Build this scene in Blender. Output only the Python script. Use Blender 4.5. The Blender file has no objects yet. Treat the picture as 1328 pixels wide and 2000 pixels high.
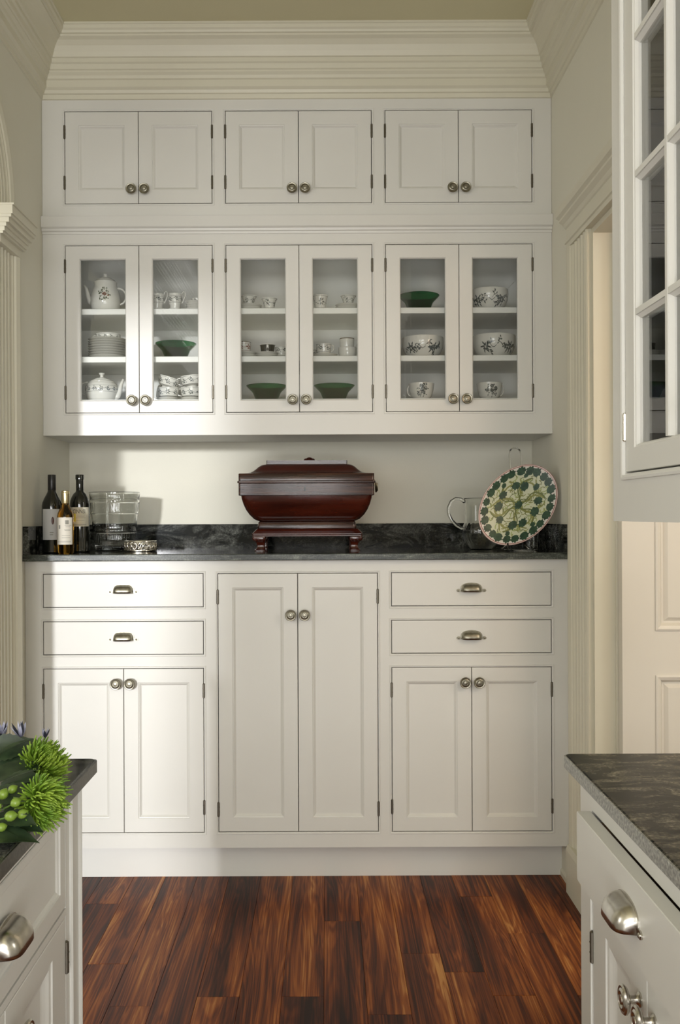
import bpy, bmesh, math, random
from math import sin, cos, pi, radians, sqrt, atan2
from mathutils import Vector, Matrix
random.seed(7)
C = bpy.context.scene.collection
SC = bpy.context.scene

# ------------------------------------------------------------------ camera
F, PX, PY, CZ = 1890.0, 637.0, 1005.0, 1.344
ROLL = 0.00436
cam = bpy.data.objects.new('camera', bpy.data.cameras.new('camera'))
C.objects.link(cam)
cam.data.sensor_fit = 'VERTICAL'; cam.data.sensor_height = 36.0
cam.data.lens = F/2000*36.0
cam.data.shift_x = (664-PX)/2000; cam.data.shift_y = (PY-1000)/2000
cam.data.clip_start = 0.02
cam.matrix_world = Matrix.Translation((0,0,CZ)) @ Matrix.Rotation(pi/2,4,'X') @ Matrix.Rotation(-ROLL,4,'Z')
SC.camera = cam
SC.view_settings.view_transform = 'Standard'; SC.view_settings.look = 'None'
SC.view_settings.exposure = 0.0; SC.view_settings.gamma = 1.0
SC.view_settings.use_curve_mapping = False

def at(x, y, Y):
    """photo pixel at depth Y -> world X, Z"""
    dx, dy = x-PX, y-PY
    ux = dx - dy*ROLL; uy = dx*ROLL + dy
    return ux*Y/F, CZ - uy*Y/F
def zz(y, Y): return CZ-(y-PY)*Y/F        # already unrolled pixel values
def xx(x, Y): return (x-PX)*Y/F

# ------------------------------------------------------------------ light
w = bpy.data.worlds.new('world'); SC.world = w; w.use_nodes = True
bg = w.node_tree.nodes['Background']
bg.inputs[0].default_value = (0.86,0.93,1.0,1); bg.inputs[1].default_value = 0.9

sun = bpy.data.objects.new('sun', bpy.data.lights.new('sun','SUN')); C.objects.link(sun)
sun.data.energy = 2.15; sun.data.angle = radians(3.1); sun.data.color = (0.98,0.985,1.0)
sun.rotation_euler = Vector((0.19,1.0,-0.092)).to_track_quat('-Z','Y').to_euler()

def area(name, loc, dirv, sx, sy, power, col):
    l = bpy.data.objects.new(name, bpy.data.lights.new(name,'AREA')); C.objects.link(l)
    l.data.shape='RECTANGLE'; l.data.size=sx; l.data.size_y=sy; l.data.energy=power; l.data.color=col
    l.location=loc; l.rotation_euler=Vector(dirv).to_track_quat('-Z','Z').to_euler()
    return l
area('window_light', (-2.3,-2.95,2.1), (0.25,1,-0.1), 1.1, .8, 22, (1.0,0.99,0.965))
area('fill_light_high', (0.15,-2.9,2.1), (0,1,-0.1), 3.0, .8, 80, (0.99,0.99,1.0))  # added fill in front of the solid rear wall, no window here
area('fill_light_low', (0.15,-2.9,.48), (0,1,0.32), 3.0, .76, 92, (0.99,0.99,1.0))  # second added fill near the floor, brightens base cabinets and interiors
area('window_light_side', (-3.15,0.7,1.65), (1,.12,0.0), 1.8, 1.5, 30, (1.0,0.99,0.97))
area('fill_light_right', (3.15,0.9,2.2), (-1,.35,-0.05), 1.6, 1.0, 34, (1.0,0.99,0.97))  # added fill from the right to brighten the left wall and pilaster
area('hall_lamp', (1.55,1.75,2.1), (0.0,1,-0.6), 0.45, 0.45, 7.5, (1.0,0.72,0.52))

# ------------------------------------------------------------------ materials
def newmat(name, col=(.8,.8,.8), rough=.5, metal=0, **kw):
    m = bpy.data.materials.new(name); m.use_nodes = True
    b = m.node_tree.nodes['Principled BSDF']
    b.inputs['Base Color'].default_value = (*col,1); b.inputs['Roughness'].default_value = rough
    b.inputs['Metallic'].default_value = metal
    for k,v in kw.items(): b.inputs[k].default_value = v
    return m
def nd(m, t, **kw):
    n = m.node_tree.nodes.new(t)
    for k,v in kw.items():
        if k in n.inputs: n.inputs[k].default_value = v
        else: setattr(n,k,v)
    return n
def lk(m,a,b): m.node_tree.links.new(a,b)
def bs(m): return m.node_tree.nodes['Principled BSDF']
def noise_tint(m, c1, c2, scale, coord='Object', stretch=(1,1,1), detail=4, lo=.35, hi=.65, bump=0, bscale=None):
    tc = nd(m,'ShaderNodeTexCoord'); mp = nd(m,'ShaderNodeMapping'); mp.inputs['Scale'].default_value = stretch
    n = nd(m,'ShaderNodeTexNoise'); n.inputs['Scale'].default_value=scale; n.inputs['Detail'].default_value=detail
    r = nd(m,'ShaderNodeValToRGB'); r.color_ramp.elements[0].position=lo; r.color_ramp.elements[1].position=hi
    r.color_ramp.elements[0].color=(*c1,1); r.color_ramp.elements[1].color=(*c2,1)
    lk(m,tc.outputs[coord],mp.inputs[0]); lk(m,mp.outputs[0],n.inputs[0]); lk(m,n.outputs[0],r.inputs[0]); lk(m,r.outputs[0],bs(m).inputs['Base Color'])
    if bump:
        bn = nd(m,'ShaderNodeBump'); bn.inputs['Strength'].default_value=bump; bn.inputs['Distance'].default_value=.001
        n2 = nd(m,'ShaderNodeTexNoise'); n2.inputs['Scale'].default_value=bscale or scale; lk(m,mp.outputs[0],n2.inputs[0])
        lk(m,n2.outputs[0],bn.inputs['Height']); lk(m,bn.outputs[0],bs(m).inputs['Normal'])
    return m
PAINT = noise_tint(newmat('cabinet_paint', rough=.38), (.70,.69,.645), (.72,.71,.665), 3, bump=.15, bscale=60)
INNER = noise_tint(newmat('cabinet_paint_brightened', rough=.5), (.82,.82,.78), (.84,.84,.80), 3)  # cabinet paint made lighter; stands in for light missing inside the cases
TRIM  = noise_tint(newmat('trim_paint', rough=.42), (.68,.65,.525), (.70,.67,.545), 3, bump=.1, bscale=60)
WALL  = noise_tint(newmat('wall_paint', rough=.85), (.73,.71,.61), (.75,.73,.63), 2, bump=.2, bscale=220)
CEIL  = noise_tint(newmat('ceiling_paint', rough=.9), (.66,.62,.42), (.68,.64,.435), 2, bump=.2, bscale=180)
DOORP = noise_tint(newmat('door_paint', rough=.42), (.72,.68,.60), (.74,.70,.62), 3)

def granite(name, rough, base, vein, bright=1.0, sc=7, st=(1,2.4,2.4), spec=.5):
    m = newmat(name, rough=rough)
    tc = nd(m,'ShaderNodeTexCoord'); mp = nd(m,'ShaderNodeMapping'); mp.inputs['Scale'].default_value=st; mp.inputs['Rotation'].default_value=(0,.15,.35)
    n1 = nd(m,'ShaderNodeTexNoise'); n1.inputs['Scale'].default_value=sc; n1.inputs['Detail'].default_value=9; n1.inputs['Roughness'].default_value=.72; n1.inputs['Distortion'].default_value=1.1
    r = nd(m,'ShaderNodeValToRGB'); e=r.color_ramp.elements
    e[0].position=.45; e[0].color=(*base,1); e[1].position=.72; e[1].color=(*vein,1)
    mid=e.new(.56); mid.color=(*[ (a*.72+b*.28) for a,b in zip(base,vein)],1)
    n2 = nd(m,'ShaderNodeTexNoise'); n2.inputs['Scale'].default_value=190; n2.inputs['Detail'].default_value=2
    r2 = nd(m,'ShaderNodeValToRGB'); r2.color_ramp.elements[0].position=.4; r2.color_ramp.elements[1].position=.75
    r2.color_ramp.elements[0].color=(.65,.65,.65,1); r2.color_ramp.elements[1].color=(1.8,1.8,1.75,1)
    mx = nd(m,'ShaderNodeMix'); mx.data_type='RGBA'; mx.blend_type='MULTIPLY'; mx.inputs[0].default_value=1
    lk(m,tc.outputs['Object'],mp.inputs[0]); lk(m,mp.outputs[0],n1.inputs[0]); lk(m,tc.outputs['Object'],n2.inputs[0])
    lk(m,n1.outputs[0],r.inputs[0]); lk(m,n2.outputs[0],r2.inputs[0]); lk(m,r.outputs[0],mx.inputs[6]); lk(m,r2.outputs[0],mx.inputs[7])
    lk(m,mx.outputs[2],bs(m).inputs['Base Color']); bs(m).inputs['Specular IOR Level'].default_value=spec
    return m
GRAN  = granite('black_granite', .09, (.003,.004,.003), (.20,.205,.185), spec=.22)
GRANE = granite('granite_edge', .34, (.022,.027,.022), (.24,.26,.215), sc=11, st=(.8,3,6), spec=.45)
GRAN2 = granite('brown_green_granite', .22, (.006,.007,.005), (.34,.30,.22), sc=9, st=(1.0,2.3,1), spec=.06)
GRAN3E= granite('honed_edge_shaded', .30, (.035,.036,.03), (.10,.10,.085), sc=8, spec=.6)  # shaded copy of the edge stone, shade put into a darker colour
GRAN2E= granite('honed_edge_lit', .36, (.25,.25,.23), (.30,.30,.275), sc=5, spec=.8)  # edge sheen put into the colour, far paler than the slab stone

def wood_floor():
    m = newmat('walnut_planks', rough=.33)
    b=bs(m); b.inputs['Specular IOR Level'].default_value=.10
    tc=nd(m,'ShaderNodeTexCoord'); oi=nd(m,'ShaderNodeObjectInfo')
    mu=nd(m,'ShaderNodeMath',operation='MULTIPLY'); mu.inputs[1].default_value=37.0; lk(m,oi.outputs['Random'],mu.inputs[0])
    cb=nd(m,'ShaderNodeCombineXYZ'); lk(m,mu.outputs[0],cb.inputs[0]); lk(m,mu.outputs[0],cb.inputs[1]); lk(m,mu.outputs[0],cb.inputs[2])
    ad=nd(m,'ShaderNodeVectorMath',operation='ADD'); lk(m,tc.outputs['Object'],ad.inputs[0]); lk(m,cb.outputs[0],ad.inputs[1])
    mp=nd(m,'ShaderNodeMapping'); mp.inputs['Scale'].default_value=(10,.55,8); lk(m,ad.outputs[0],mp.inputs[0])
    n1=nd(m,'ShaderNodeTexNoise'); n1.inputs['Scale'].default_value=1.6; n1.inputs['Detail'].default_value=3; n1.inputs['Distortion'].default_value=1.4; lk(m,mp.outputs[0],n1.inputs[0])
    # figure: bands cut through a distorted noise field (cathedral grain)
    mm=nd(m,'ShaderNodeMath',operation='MULTIPLY'); mm.inputs[1].default_value=46; lk(m,n1.outputs[0],mm.inputs[0])
    sn=nd(m,'ShaderNodeMath',operation='SINE'); lk(m,mm.outputs[0],sn.inputs[0])
    mp2=nd(m,'ShaderNodeMapping'); mp2.inputs['Scale'].default_value=(210,1.5,60); lk(m,ad.outputs[0],mp2.inputs[0])
    n2=nd(m,'ShaderNodeTexNoise'); n2.inputs['Scale'].default_value=1; n2.inputs['Detail'].default_value=5; lk(m,mp2.outputs[0],n2.inputs[0])
    mp3=nd(m,'ShaderNodeMapping'); mp3.inputs['Scale'].default_value=(12,.8,6); lk(m,ad.outputs[0],mp3.inputs[0])
    n3=nd(m,'ShaderNodeTexNoise'); n3.inputs['Scale'].default_value=1.3; n3.inputs['Detail'].default_value=2; lk(m,mp3.outputs[0],n3.inputs[0])
    def mad(a,k,c):
        x=nd(m,'ShaderNodeMath',operation='MULTIPLY_ADD'); lk(m,a,x.inputs[0]); x.inputs[1].default_value=k
        if isinstance(c,float): x.inputs[2].default_value=c
        else: lk(m,c,x.inputs[2])
        return x.outputs[0]
    v=mad(oi.outputs['Random'],.20,-.23); v=mad(sn.outputs[0],.075,v); v=mad(n2.outputs[0],.55,v); v=mad(n3.outputs[0],1.0,v)
    r=nd(m,'ShaderNodeValToRGB'); e=r.color_ramp.elements
    e[0].position=.36; e[0].color=(.022,.008,.005,1); e[1].position=1.0; e[1].color=(.58,.27,.08,1)
    x=e.new(.54); x.color=(.075,.019,.008,1); x=e.new(.68); x.color=(.17,.042,.011,1); x=e.new(.84); x.color=(.33,.10,.022,1)
    lk(m,v,r.inputs[0]); lk(m,r.outputs[0],b.inputs['Base Color'])
    bn=nd(m,'ShaderNodeBump'); bn.inputs['Strength'].default_value=.12; bn.inputs['Distance'].default_value=.0006; lk(m,n2.outputs[0],bn.inputs['Height']); lk(m,bn.outputs[0],b.inputs['Normal'])
    return m
WOODF = wood_floor()
SUB = noise_tint(newmat('subfloor', rough=.4), (.05,.017,.008), (.13,.045,.018), 3, stretch=(8,.8,1))
NICK = noise_tint(newmat('antique_nickel', rough=.36, metal=1), (.25,.235,.185), (.38,.36,.29), 60)
NICKB= noise_tint(newmat('satin_nickel', rough=.26, metal=1), (.50,.475,.42), (.58,.55,.49), 60)
HING = newmat('aged_hinge_metal', (.17,.155,.125), .42, 1)
WHMET = newmat('polished_hinge', (.85,.82,.74), .2, 1)
SILV = noise_tint(newmat('pierced_silver', rough=.16, metal=1), (.62,.59,.52), (.86,.84,.78), 90)
DARK = newmat('pierced_shadow', (.02,.02,.018), .6)

def lacquer():
    m=newmat('oxblood_lacquer', rough=.2)
    noise_tint(m,(.028,.0045,.0025),(.085,.014,.006),5,stretch=(1,3,5),detail=7,lo=.3,hi=.75,bump=.35,bscale=14)
    bs(m).inputs['Coat Weight'].default_value=.6; bs(m).inputs['Coat Roughness'].default_value=.1
    return m
LACQ=lacquer()
LACQW=noise_tint(newmat('worn_lacquer', rough=.25), (.022,.006,.004), (.085,.034,.02), 9, stretch=(.5,2,9), detail=9, lo=.42, hi=.72, bump=.5, bscale=30)
bs(LACQW).inputs['Coat Weight'].default_value=.35; bs(LACQW).inputs['Coat Roughness'].default_value=.14; bs(LACQW).inputs['Specular IOR Level'].default_value=.4
BRASSD=newmat('dull_brass',(.22,.18,.11),.4,1)
CHINA=noise_tint(newmat('white_china', rough=.12), (.70,.69,.64), (.74,.73,.68), 12)
INK =noise_tint(newmat('grey_glaze_print', rough=.15), (.035,.042,.042), (.13,.15,.15), 120)
INKG=noise_tint(newmat('green_glaze_print', rough=.15), (.03,.045,.025), (.10,.12,.07), 120)
INKR=newmat('rose_glaze_print',(.22,.07,.045),.15)
INKK=newmat('black_glaze',(.02,.02,.018),.12)
BRRIM=newmat('brown_glaze_rim',(.07,.02,.012),.15)

def thin_glass():
    m=newmat('window_glass'); nt=m.node_tree; out=nt.nodes['Material Output']
    tr=nd(m,'ShaderNodeBsdfTransparent'); tr.inputs[0].default_value=(.985,.99,.985,1)
    gl=nd(m,'ShaderNodeBsdfGlossy'); gl.inputs['Roughness'].default_value=.01; gl.inputs[0].default_value=(.95,.95,.95,1)
    fr=nd(m,'ShaderNodeFresnel'); fr.inputs[0].default_value=1.5
    mx=nd(m,'ShaderNodeMixShader'); lk(m,fr.outputs[0],mx.inputs[0]); lk(m,tr.outputs[0],mx.inputs[1]); lk(m,gl.outputs[0],mx.inputs[2]); lk(m,mx.outputs[0],out.inputs[0])
    return m
PANE=thin_glass()
def glassy(name,tint,rough=.0,ior=1.45,mixt=0.0):
    m=newmat(name,tint,rough); b=bs(m); b.inputs['Transmission Weight'].default_value=1; b.inputs['IOR'].default_value=ior
    return m
CLEAR=glassy('clear_glass',(.975,.99,.98))
ACRY=glassy('clear_acrylic',(.97,.98,.97))
GREEN=glassy('emerald_glass',(.008,.20,.06),.02)
WINEG=newmat('dark_bottle_glass',(.006,.007,.005),.06); bs(WINEG).inputs['Coat Weight'].default_value=.5
CAPS=newmat('black_capsule',(.012,.012,.011),.33)
AMBER=glassy('amber_wine',(.80,.44,.07),.0)
WHITEW=newmat('gold_capsule',(.62,.52,.30),.28,1)
LAB1=newmat('grey_label',(.50,.50,.48),.6); LAB2=newmat('cream_label',(.66,.62,.53),.6); LAB3=newmat('tan_label',(.58,.55,.44),.6)
INKL=newmat('label_ink',(.05,.05,.045),.6); INKL2=newmat('label_ink_grey',(.25,.24,.2),.6); INKY=newmat('label_yellow',(.62,.55,.08),.6)
PLATE=newmat('platter_cream',(.60,.62,.45),.32); PLATEW=newmat('platter_rim_white',(.72,.68,.62),.28); PINK=newmat('platter_pink_line',(.33,.11,.10),.2)
VINE=newmat('platter_vine',(.24,.25,.07),.34); VINE2=newmat('platter_vine_dark',(.13,.155,.04),.34); LEAFP=noise_tint(newmat('platter_leaf', rough=.34),(.010,.04,.022),(.03,.08,.04),60)
PALEP=newmat('platter_pale_tendril',(.36,.42,.17),.34)
MUM=noise_tint(newmat('lime_petal', rough=.5), (.12,.24,.016), (.30,.44,.045), 40)
bs(MUM).inputs['Subsurface Weight'].default_value=.12; bs(MUM).inputs['Subsurface Radius'].default_value=(.004,.006,.001)
STEM=newmat('green_stem',(.12,.22,.035),.5)
BERRY=noise_tint(newmat('green_berry', rough=.3),(.13,.23,.02),(.22,.33,.045),60)
DLEAF=noise_tint(newmat('dark_leaf', rough=.42),(.012,.026,.012),(.035,.062,.026),45)
BLUEP=noise_tint(newmat('lavender_petal', rough=.5),(.20,.20,.32),(.42,.43,.55),80)
BUDP=newmat('dark_bud',(.03,.035,.06),.5)

# ------------------------------------------------------------------ mesh helpers
def root(o):
    while o.parent: o = o.parent
    return o
class MB:
    def __init__(s, f=None): s.v=[]; s.f=[]; s.fn=f
    def add(s, pts, faces):
        b=len(s.v)
        for p in pts: s.v.append(tuple(s.fn(*p)) if s.fn else tuple(p))
        for f in faces: s.f.append([i+b for i in f])
        return s
    def box(s,a,b):
        x0,y0,z0=a; x1,y1,z1=b
        return s.add([(x0,y0,z0),(x1,y0,z0),(x1,y1,z0),(x0,y1,z0),(x0,y0,z1),(x1,y0,z1),(x1,y1,z1),(x0,y1,z1)],
              [(0,3,2,1),(4,5,6,7),(0,1,5,4),(1,2,6,5),(2,3,7,6),(3,0,4,7)])
    def loft(s, rings, cap0=True, cap1=True, loop=False):
        n=len(rings[0]); pts=[p for r in rings for p in r]; fs=[]
        m=len(rings)
        for i in range(m if loop else m-1):
            j=(i+1)%m
            for k in range(n):
                fs.append((i*n+k,i*n+(k+1)%n,j*n+(k+1)%n,j*n+k))
        if not loop:
            if cap0: fs.append(tuple(range(n-1,-1,-1)))
            if cap1: fs.append(tuple((m-1)*n+k for k in range(n)))
        return s.add(pts,fs)
    def lathe(s, prof, seg=40, c=(0,0,0), axis='Z', mod=None, cap0=False, cap1=False):
        rings=[]
        for r,h in prof:
            ring=[]
            for k in range(seg):
                a=2*pi*k/seg; rr=r*(mod(a,h) if mod else 1)
                if axis=='Z': ring.append((c[0]+rr*cos(a),c[1]+rr*sin(a),c[2]+h))
                else: ring.append((c[0]+rr*cos(a),c[1]-h,c[2]+rr*sin(a)))
            rings.append(ring)
        return s.loft(rings,cap0,cap1)
    def tube(s, path, r, seg=8, closed=False):
        P=[Vector(p) for p in path]; n=len(P); rings=[]; prev=None
        for i,p in enumerate(P):
            t=(P[(i+1)%n]-P[i-1]) if closed else (P[min(i+1,n-1)]-P[max(i-1,0)])
            t.normalize()
            if prev is None:
                u=t.cross(Vector((0,0,1)));
                if u.length<.1: u=t.cross(Vector((1,0,0)))
            else: u=prev-t*prev.dot(t)
            u.normalize(); prev=u; v=t.cross(u)
            rr=r(i/(n-1)) if callable(r) else r
            rings.append([tuple(p+u*rr*cos(2*pi*k/seg)+v*rr*sin(2*pi*k/seg)) for k in range(seg)])
        return s.loft(rings,not closed,not closed,loop=closed)
    def build(s,name,mat,parent=None,smooth=False,world=False,loc=None,flip=True):
        me=bpy.data.meshes.new(name)
        v=s.v
        if world and parent is not None:
            L=root(parent).location; v=[(a-L[0],b-L[1],c-L[2]) for a,b,c in v]
        if world and parent is None and loc is not None:
            v=[(a-loc[0],b-loc[1],c-loc[2]) for a,b,c in v]
        me.from_pydata(v,[],s.f)
        bm=bmesh.new(); bm.from_mesh(me)
        if flip: bmesh.ops.recalc_face_normals(bm,faces=bm.faces)
        bm.to_mesh(me); bm.free()
        me.materials.append(mat)
        o=bpy.data.objects.new(name,me); C.objects.link(o)
        if parent is not None: o.parent=parent
        if loc is not None: o.location=loc
        if smooth:
            for p in me.polygons: p.use_smooth=True
            if smooth!='all':
                try:
                    bm=bmesh.new(); bm.from_mesh(me)
                    for e in bm.edges:
                        if len(e.link_faces)==2 and e.calc_face_angle(0)>radians(38): e.smooth=False
                    bm.to_mesh(me); bm.free()
                except Exception: pass
        return o
def thing(name,label,cat,loc=(0,0,0),group=None,rz=0):
    o=bpy.data.objects.new(name,None); C.objects.link(o); o.location=loc; o.rotation_euler=(0,0,rz); o.empty_display_size=.05
    o['label']=label; o['category']=cat
    if group: o['group']=group
    return o
def tag(o,label,cat,group=None):
    o['label']=label; o['category']=cat
    if group: o['group']=group
    return o
def struct(o): o['kind']='structure'; return o
def inst(src,parent,loc,rz=0,name=None):
    c=src.copy(); C.objects.link(c); c.parent=parent; c.location=loc; c.rotation_euler=(0,0,rz)
    if name: c.name=name
    return c
def rect(x0,z0,x1,z1,w,ins=0):
    return [(x0+ins,z0+ins,w),(x1-ins,z0+ins,w),(x1-ins,z1-ins,w),(x0+ins,z1-ins,w)]
# face-local frames (u,v,w): w points out of the front face
def front_back(Yp): return lambda u,v,w: (u,Yp-w,v)
def front_east(Xp): return lambda u,v,w: (Xp-w,u,v)      # faces -X (right-hand units)
def front_west(Xp): return lambda u,v,w: (Xp+w,u,v)      # faces +X (left-hand island)

def panel_door(name,fr,x0,z0,x1,z1,sl,sr,rt,rb,parent,t=.02,deep=.009,wide=.012,mat=None,raised=False):
    m=MB(fr); R=[]
    def q(a,b,c,d,w): return [(x0+a,z0+c,w),(x1-b,z0+c,w),(x1-b,z1-d,w),(x0+a,z1-d,w)]
    R.append(q(0,0,0,0,-t)); R.append(q(0,0,0,0,-.0012)); R.append(q(.0012,.0012,.0012,.0012,0))
    if sl:
        def p(i,w): return q(sl+i,sr+i,rb+i,rt+i,w)
        R+= [p(0,0),p(.0015,-.0025),p(wide*.35,-.003),p(wide*.6,-deep*.7),p(wide*.85,-deep),p(wide,-deep-.001)]
        if raised: R+=[p(wide+.004,-deep-.001),p(wide+.035,-.003),p(wide+.037,-.002)]
    m.loft(R)
    return m.build(name,mat or PAINT,parent,world=True)
def glass_door(fr,x0,z0,x1,z1,s,rt,rb,parent,t=.02,so=None):
    m=MB(fr); so=so or (s,s)
    def q(a,b,c,d,w): return [(x0+a,z0+c,w),(x1-b,z0+c,w),(x1-b,z1-d,w),(x0+a,z1-d,w)]
    def p(i,w): return q(so[0]+i,so[1]+i,rb+i,rt+i,w)
    R=[q(0,0,0,0,-t),q(0,0,0,0,-.0012),q(.0012,.0012,.0012,.0012,0),p(-.004,0),p(-.002,-.002),p(0,-.006),p(0,-t)]
    m.loft(R,loop=True)
    d=m.build('glass_door',PAINT,parent,world=True)
    g=MB(fr); g.box((x0+so[0]-.003,z0+rb-.003,-.014),(x1-so[1]+.003,z1-rt+.003,-.011))
    g.build('glass_pane',PANE,d,world=True)
    return d
def frame_plate(fr,x0,z0,x1,z1,holes,w0,w1,parent,mat=None,name='face_frame'):
    xs=sorted({x0,x1,*[h[0] for h in holes],*[h[2] for h in holes]}); zs=sorted({z0,z1,*[h[1] for h in holes],*[h[3] for h in holes]})
    def solid(i,j):
        if i<0 or j<0 or i>=len(xs)-1 or j>=len(zs)-1: return False
        cx=(xs[i]+xs[i+1])/2; cz=(zs[j]+zs[j+1])/2
        return not any(h[0]<cx<h[2] and h[1]<cz<h[3] for h in holes)
    m=MB(fr)
    for i in range(len(xs)-1):
        for j in range(len(zs)-1):
            if not solid(i,j): continue
            a,b,c,d=xs[i],xs[i+1],zs[j],zs[j+1]
            m.add([(a,c,w1),(b,c,w1),(b,d,w1),(a,d,w1)],[(0,1,2,3)]); m.add([(a,c,w0),(b,c,w0),(b,d,w0),(a,d,w0)],[(3,2,1,0)])
            if not solid(i-1,j): m.add([(a,c,w0),(a,c,w1),(a,d,w1),(a,d,w0)],[(0,1,2,3)])
            if not solid(i+1,j): m.add([(b,c,w0),(b,c,w1),(b,d,w1),(b,d,w0)],[(3,2,1,0)])
            if not solid(i,j-1): m.add([(a,c,w0),(b,c,w0),(b,c,w1),(a,c,w1)],[(0,1,2,3)])
            if not solid(i,j+1): m.add([(a,d,w0),(b,d,w0),(b,d,w1),(a,d,w1)],[(3,2,1,0)])
    # merge so that shared vertices close up
    o=m.build(name,mat or PAINT,parent,world=True,flip=False)
    bm=bmesh.new(); bm.from_mesh(o.data); bmesh.ops.remove_doubles(bm,verts=bm.verts,dist=1e-5); bmesh.ops.recalc_face_normals(bm,faces=bm.faces); bm.to_mesh(o.data); bm.free()
    return o
def bead(fr,x0,z0,x1,z1,parent,o=.0075,wd=.0045,h=.0028,mat=None):
    m=MB(fr)
    R=[rect(x0,z0,x1,z1,-.001,-o),rect(x0,z0,x1,z1,h*.8,-o+.0006),rect(x0,z0,x1,z1,h,-o+wd*.5),rect(x0,z0,x1,z1,h*.8,-o+wd-.0006),rect(x0,z0,x1,z1,-.001,-o+wd)]
    m.loft(R,loop=True); return m.build('opening_bead',mat or PAINT,parent,world=True)

# hardware prototypes (data only, instanced)
def lathe_data(name,prof,mat,seg=28,axis='Y'):
    o=MB().lathe(prof,seg,axis=axis).build(name,mat,None,smooth=True); me=o.data; bpy.data.objects.remove(o); return me
KN=lathe_data('knob',[(0,.0),(.0105,.0),(.0105,.002),(.0075,.004),(.006,.008),(.006,.015),(.010,.0175),(.0175,.019),(.0205,.022),(.0205,.0245),(.0185,.0268),(.0155,.0262),(.0140,.0278),(.0115,.0283),(.0095,.0262),(.0075,.0262),(.0062,.0285),(.003,.0292),(0,.0292)],NICK)
def cup_data(name,a,h,d,mat):
    m=MB(); S=24; T=8; top=.0
    for side in (0,1):
        k=1 if side==0 else .86
        rows=[]
        for j in range(T+1):
            t=j/T; row=[]
            for i in range(S+1):
                s=-1+2*i/S; q=max(0,1-abs(s)**5)**.5; aa=a*(1 if side==0 else .95)
                row.append((aa*s, -(d*k)*q*sin(t*pi/2)-.001, (h*k)*(max(0,1-abs(s)**6)**.5)*cos(t*pi/2)**.8*1.0 - h*.45))
            rows.append(row)
        pts=[p for r in rows for p in r]; n=S+1
        m.add(pts,[(j*n+i,j*n+i+1,(j+1)*n+i+1,(j+1)*n+i) for j in range(T) for i in range(S)])
        if side==0: lip0=rows[-1]
        else: lip1=rows[-1]
    n=len(lip0); m.add(lip0+lip1,[(i,i+1,n+i+1,n+i) for i in range(n-1)])
    # back flange with ears
    pts=[]
    N=24
    for i in range(N+1):
        ang=pi-pi*i/N; pts.append((a*1.07*cos(ang), h*1.10*(sin(ang)**.5 if sin(ang)>0 else 0)-h*.45))
    base=[(x,-h*.45) for x in (a*1.07,-a*1.07)]
    ring=[(x,z) for x,z in pts]
    m.loft([[(x,0,z) for x,z in ring],[(x,-.002,z) for x,z in ring]])
    for sg in (-1,1):
        ex=[]; 
        for i in range(14):
            an=2*pi*i/14; ex.append((sg*(a*1.07+.006)+.0085*cos(an), -h*.30+.006*sin(an)))
        m.loft([[(x,0,z) for x,z in ex],[(x,-.0024,z) for x,z in ex]])
        m.lathe([(0,.0),(.0035,.0),(.0035,.004),(.002,.0052),(0,.0054)],12,c=(sg*(a*1.07+.0075),0,-h*.30),axis='Y')
    o=m.build(name,mat,None,smooth=True,flip=False); me=o.data
    bm=bmesh.new(); bm.from_mesh(me); bmesh.ops.remove_doubles(bm,verts=bm.verts,dist=1e-5); bm.to_mesh(me); bm.free()
    bpy.data.objects.remove(o); return me
CUP=cup_data('cup_pull',.0375,.030,.026,NICK)
CUPB=cup_data('cup_pull',.046,.034,.030,NICKB)
KNB=KN.copy(); KNB.materials.clear(); KNB.materials.append(NICKB)
def hinge_data(h,mat):
    m=MB(); m.lathe([(0,-h/2-.003),(.002,-h/2-.002),(.0042,-h/2),(.0042,h/2),(.002,h/2+.002),(0,h/2+.003)],10)
    for k in (-.17,.17): m.lathe([(.0042,h*k-.0008),(.0048,h*k-.0008),(.0048,h*k+.0008),(.0042,h*k+.0008)],10)
    m.box((-.0105,.0015,-h/2),(.0105,.0035,h/2))
    o=m.build('hinge',mat,None); me=o.data; bpy.data.objects.remove(o); return me
HG=hinge_data(.050,HING); HGW=hinge_data(.045,WHMET)
def put(name,me,parent,wloc,rz=0):
    o=bpy.data.objects.new(name,me); C.objects.link(o); o.parent=parent
    L=root(parent).location; o.location=(wloc[0]-L[0],wloc[1]-L[1],wloc[2]-L[2]); o.rotation_euler=(0,0,rz); return o

# ------------------------------------------------------------------ room
XL,XR,YB,ZC = -1.10, .883, 4.15, 3.205
YU, YBs, YC, YK = 3.765, 3.53, 3.50, 3.60
HT=1.203   # top of the high counter
HTO=HT+.0004
def sbox(name,a,b,mat): return struct(MB().box(a,b).build(name,mat,None,world=True,loc=((a[0]+b[0])/2,(a[1]+b[1])/2,a[2])))
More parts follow.
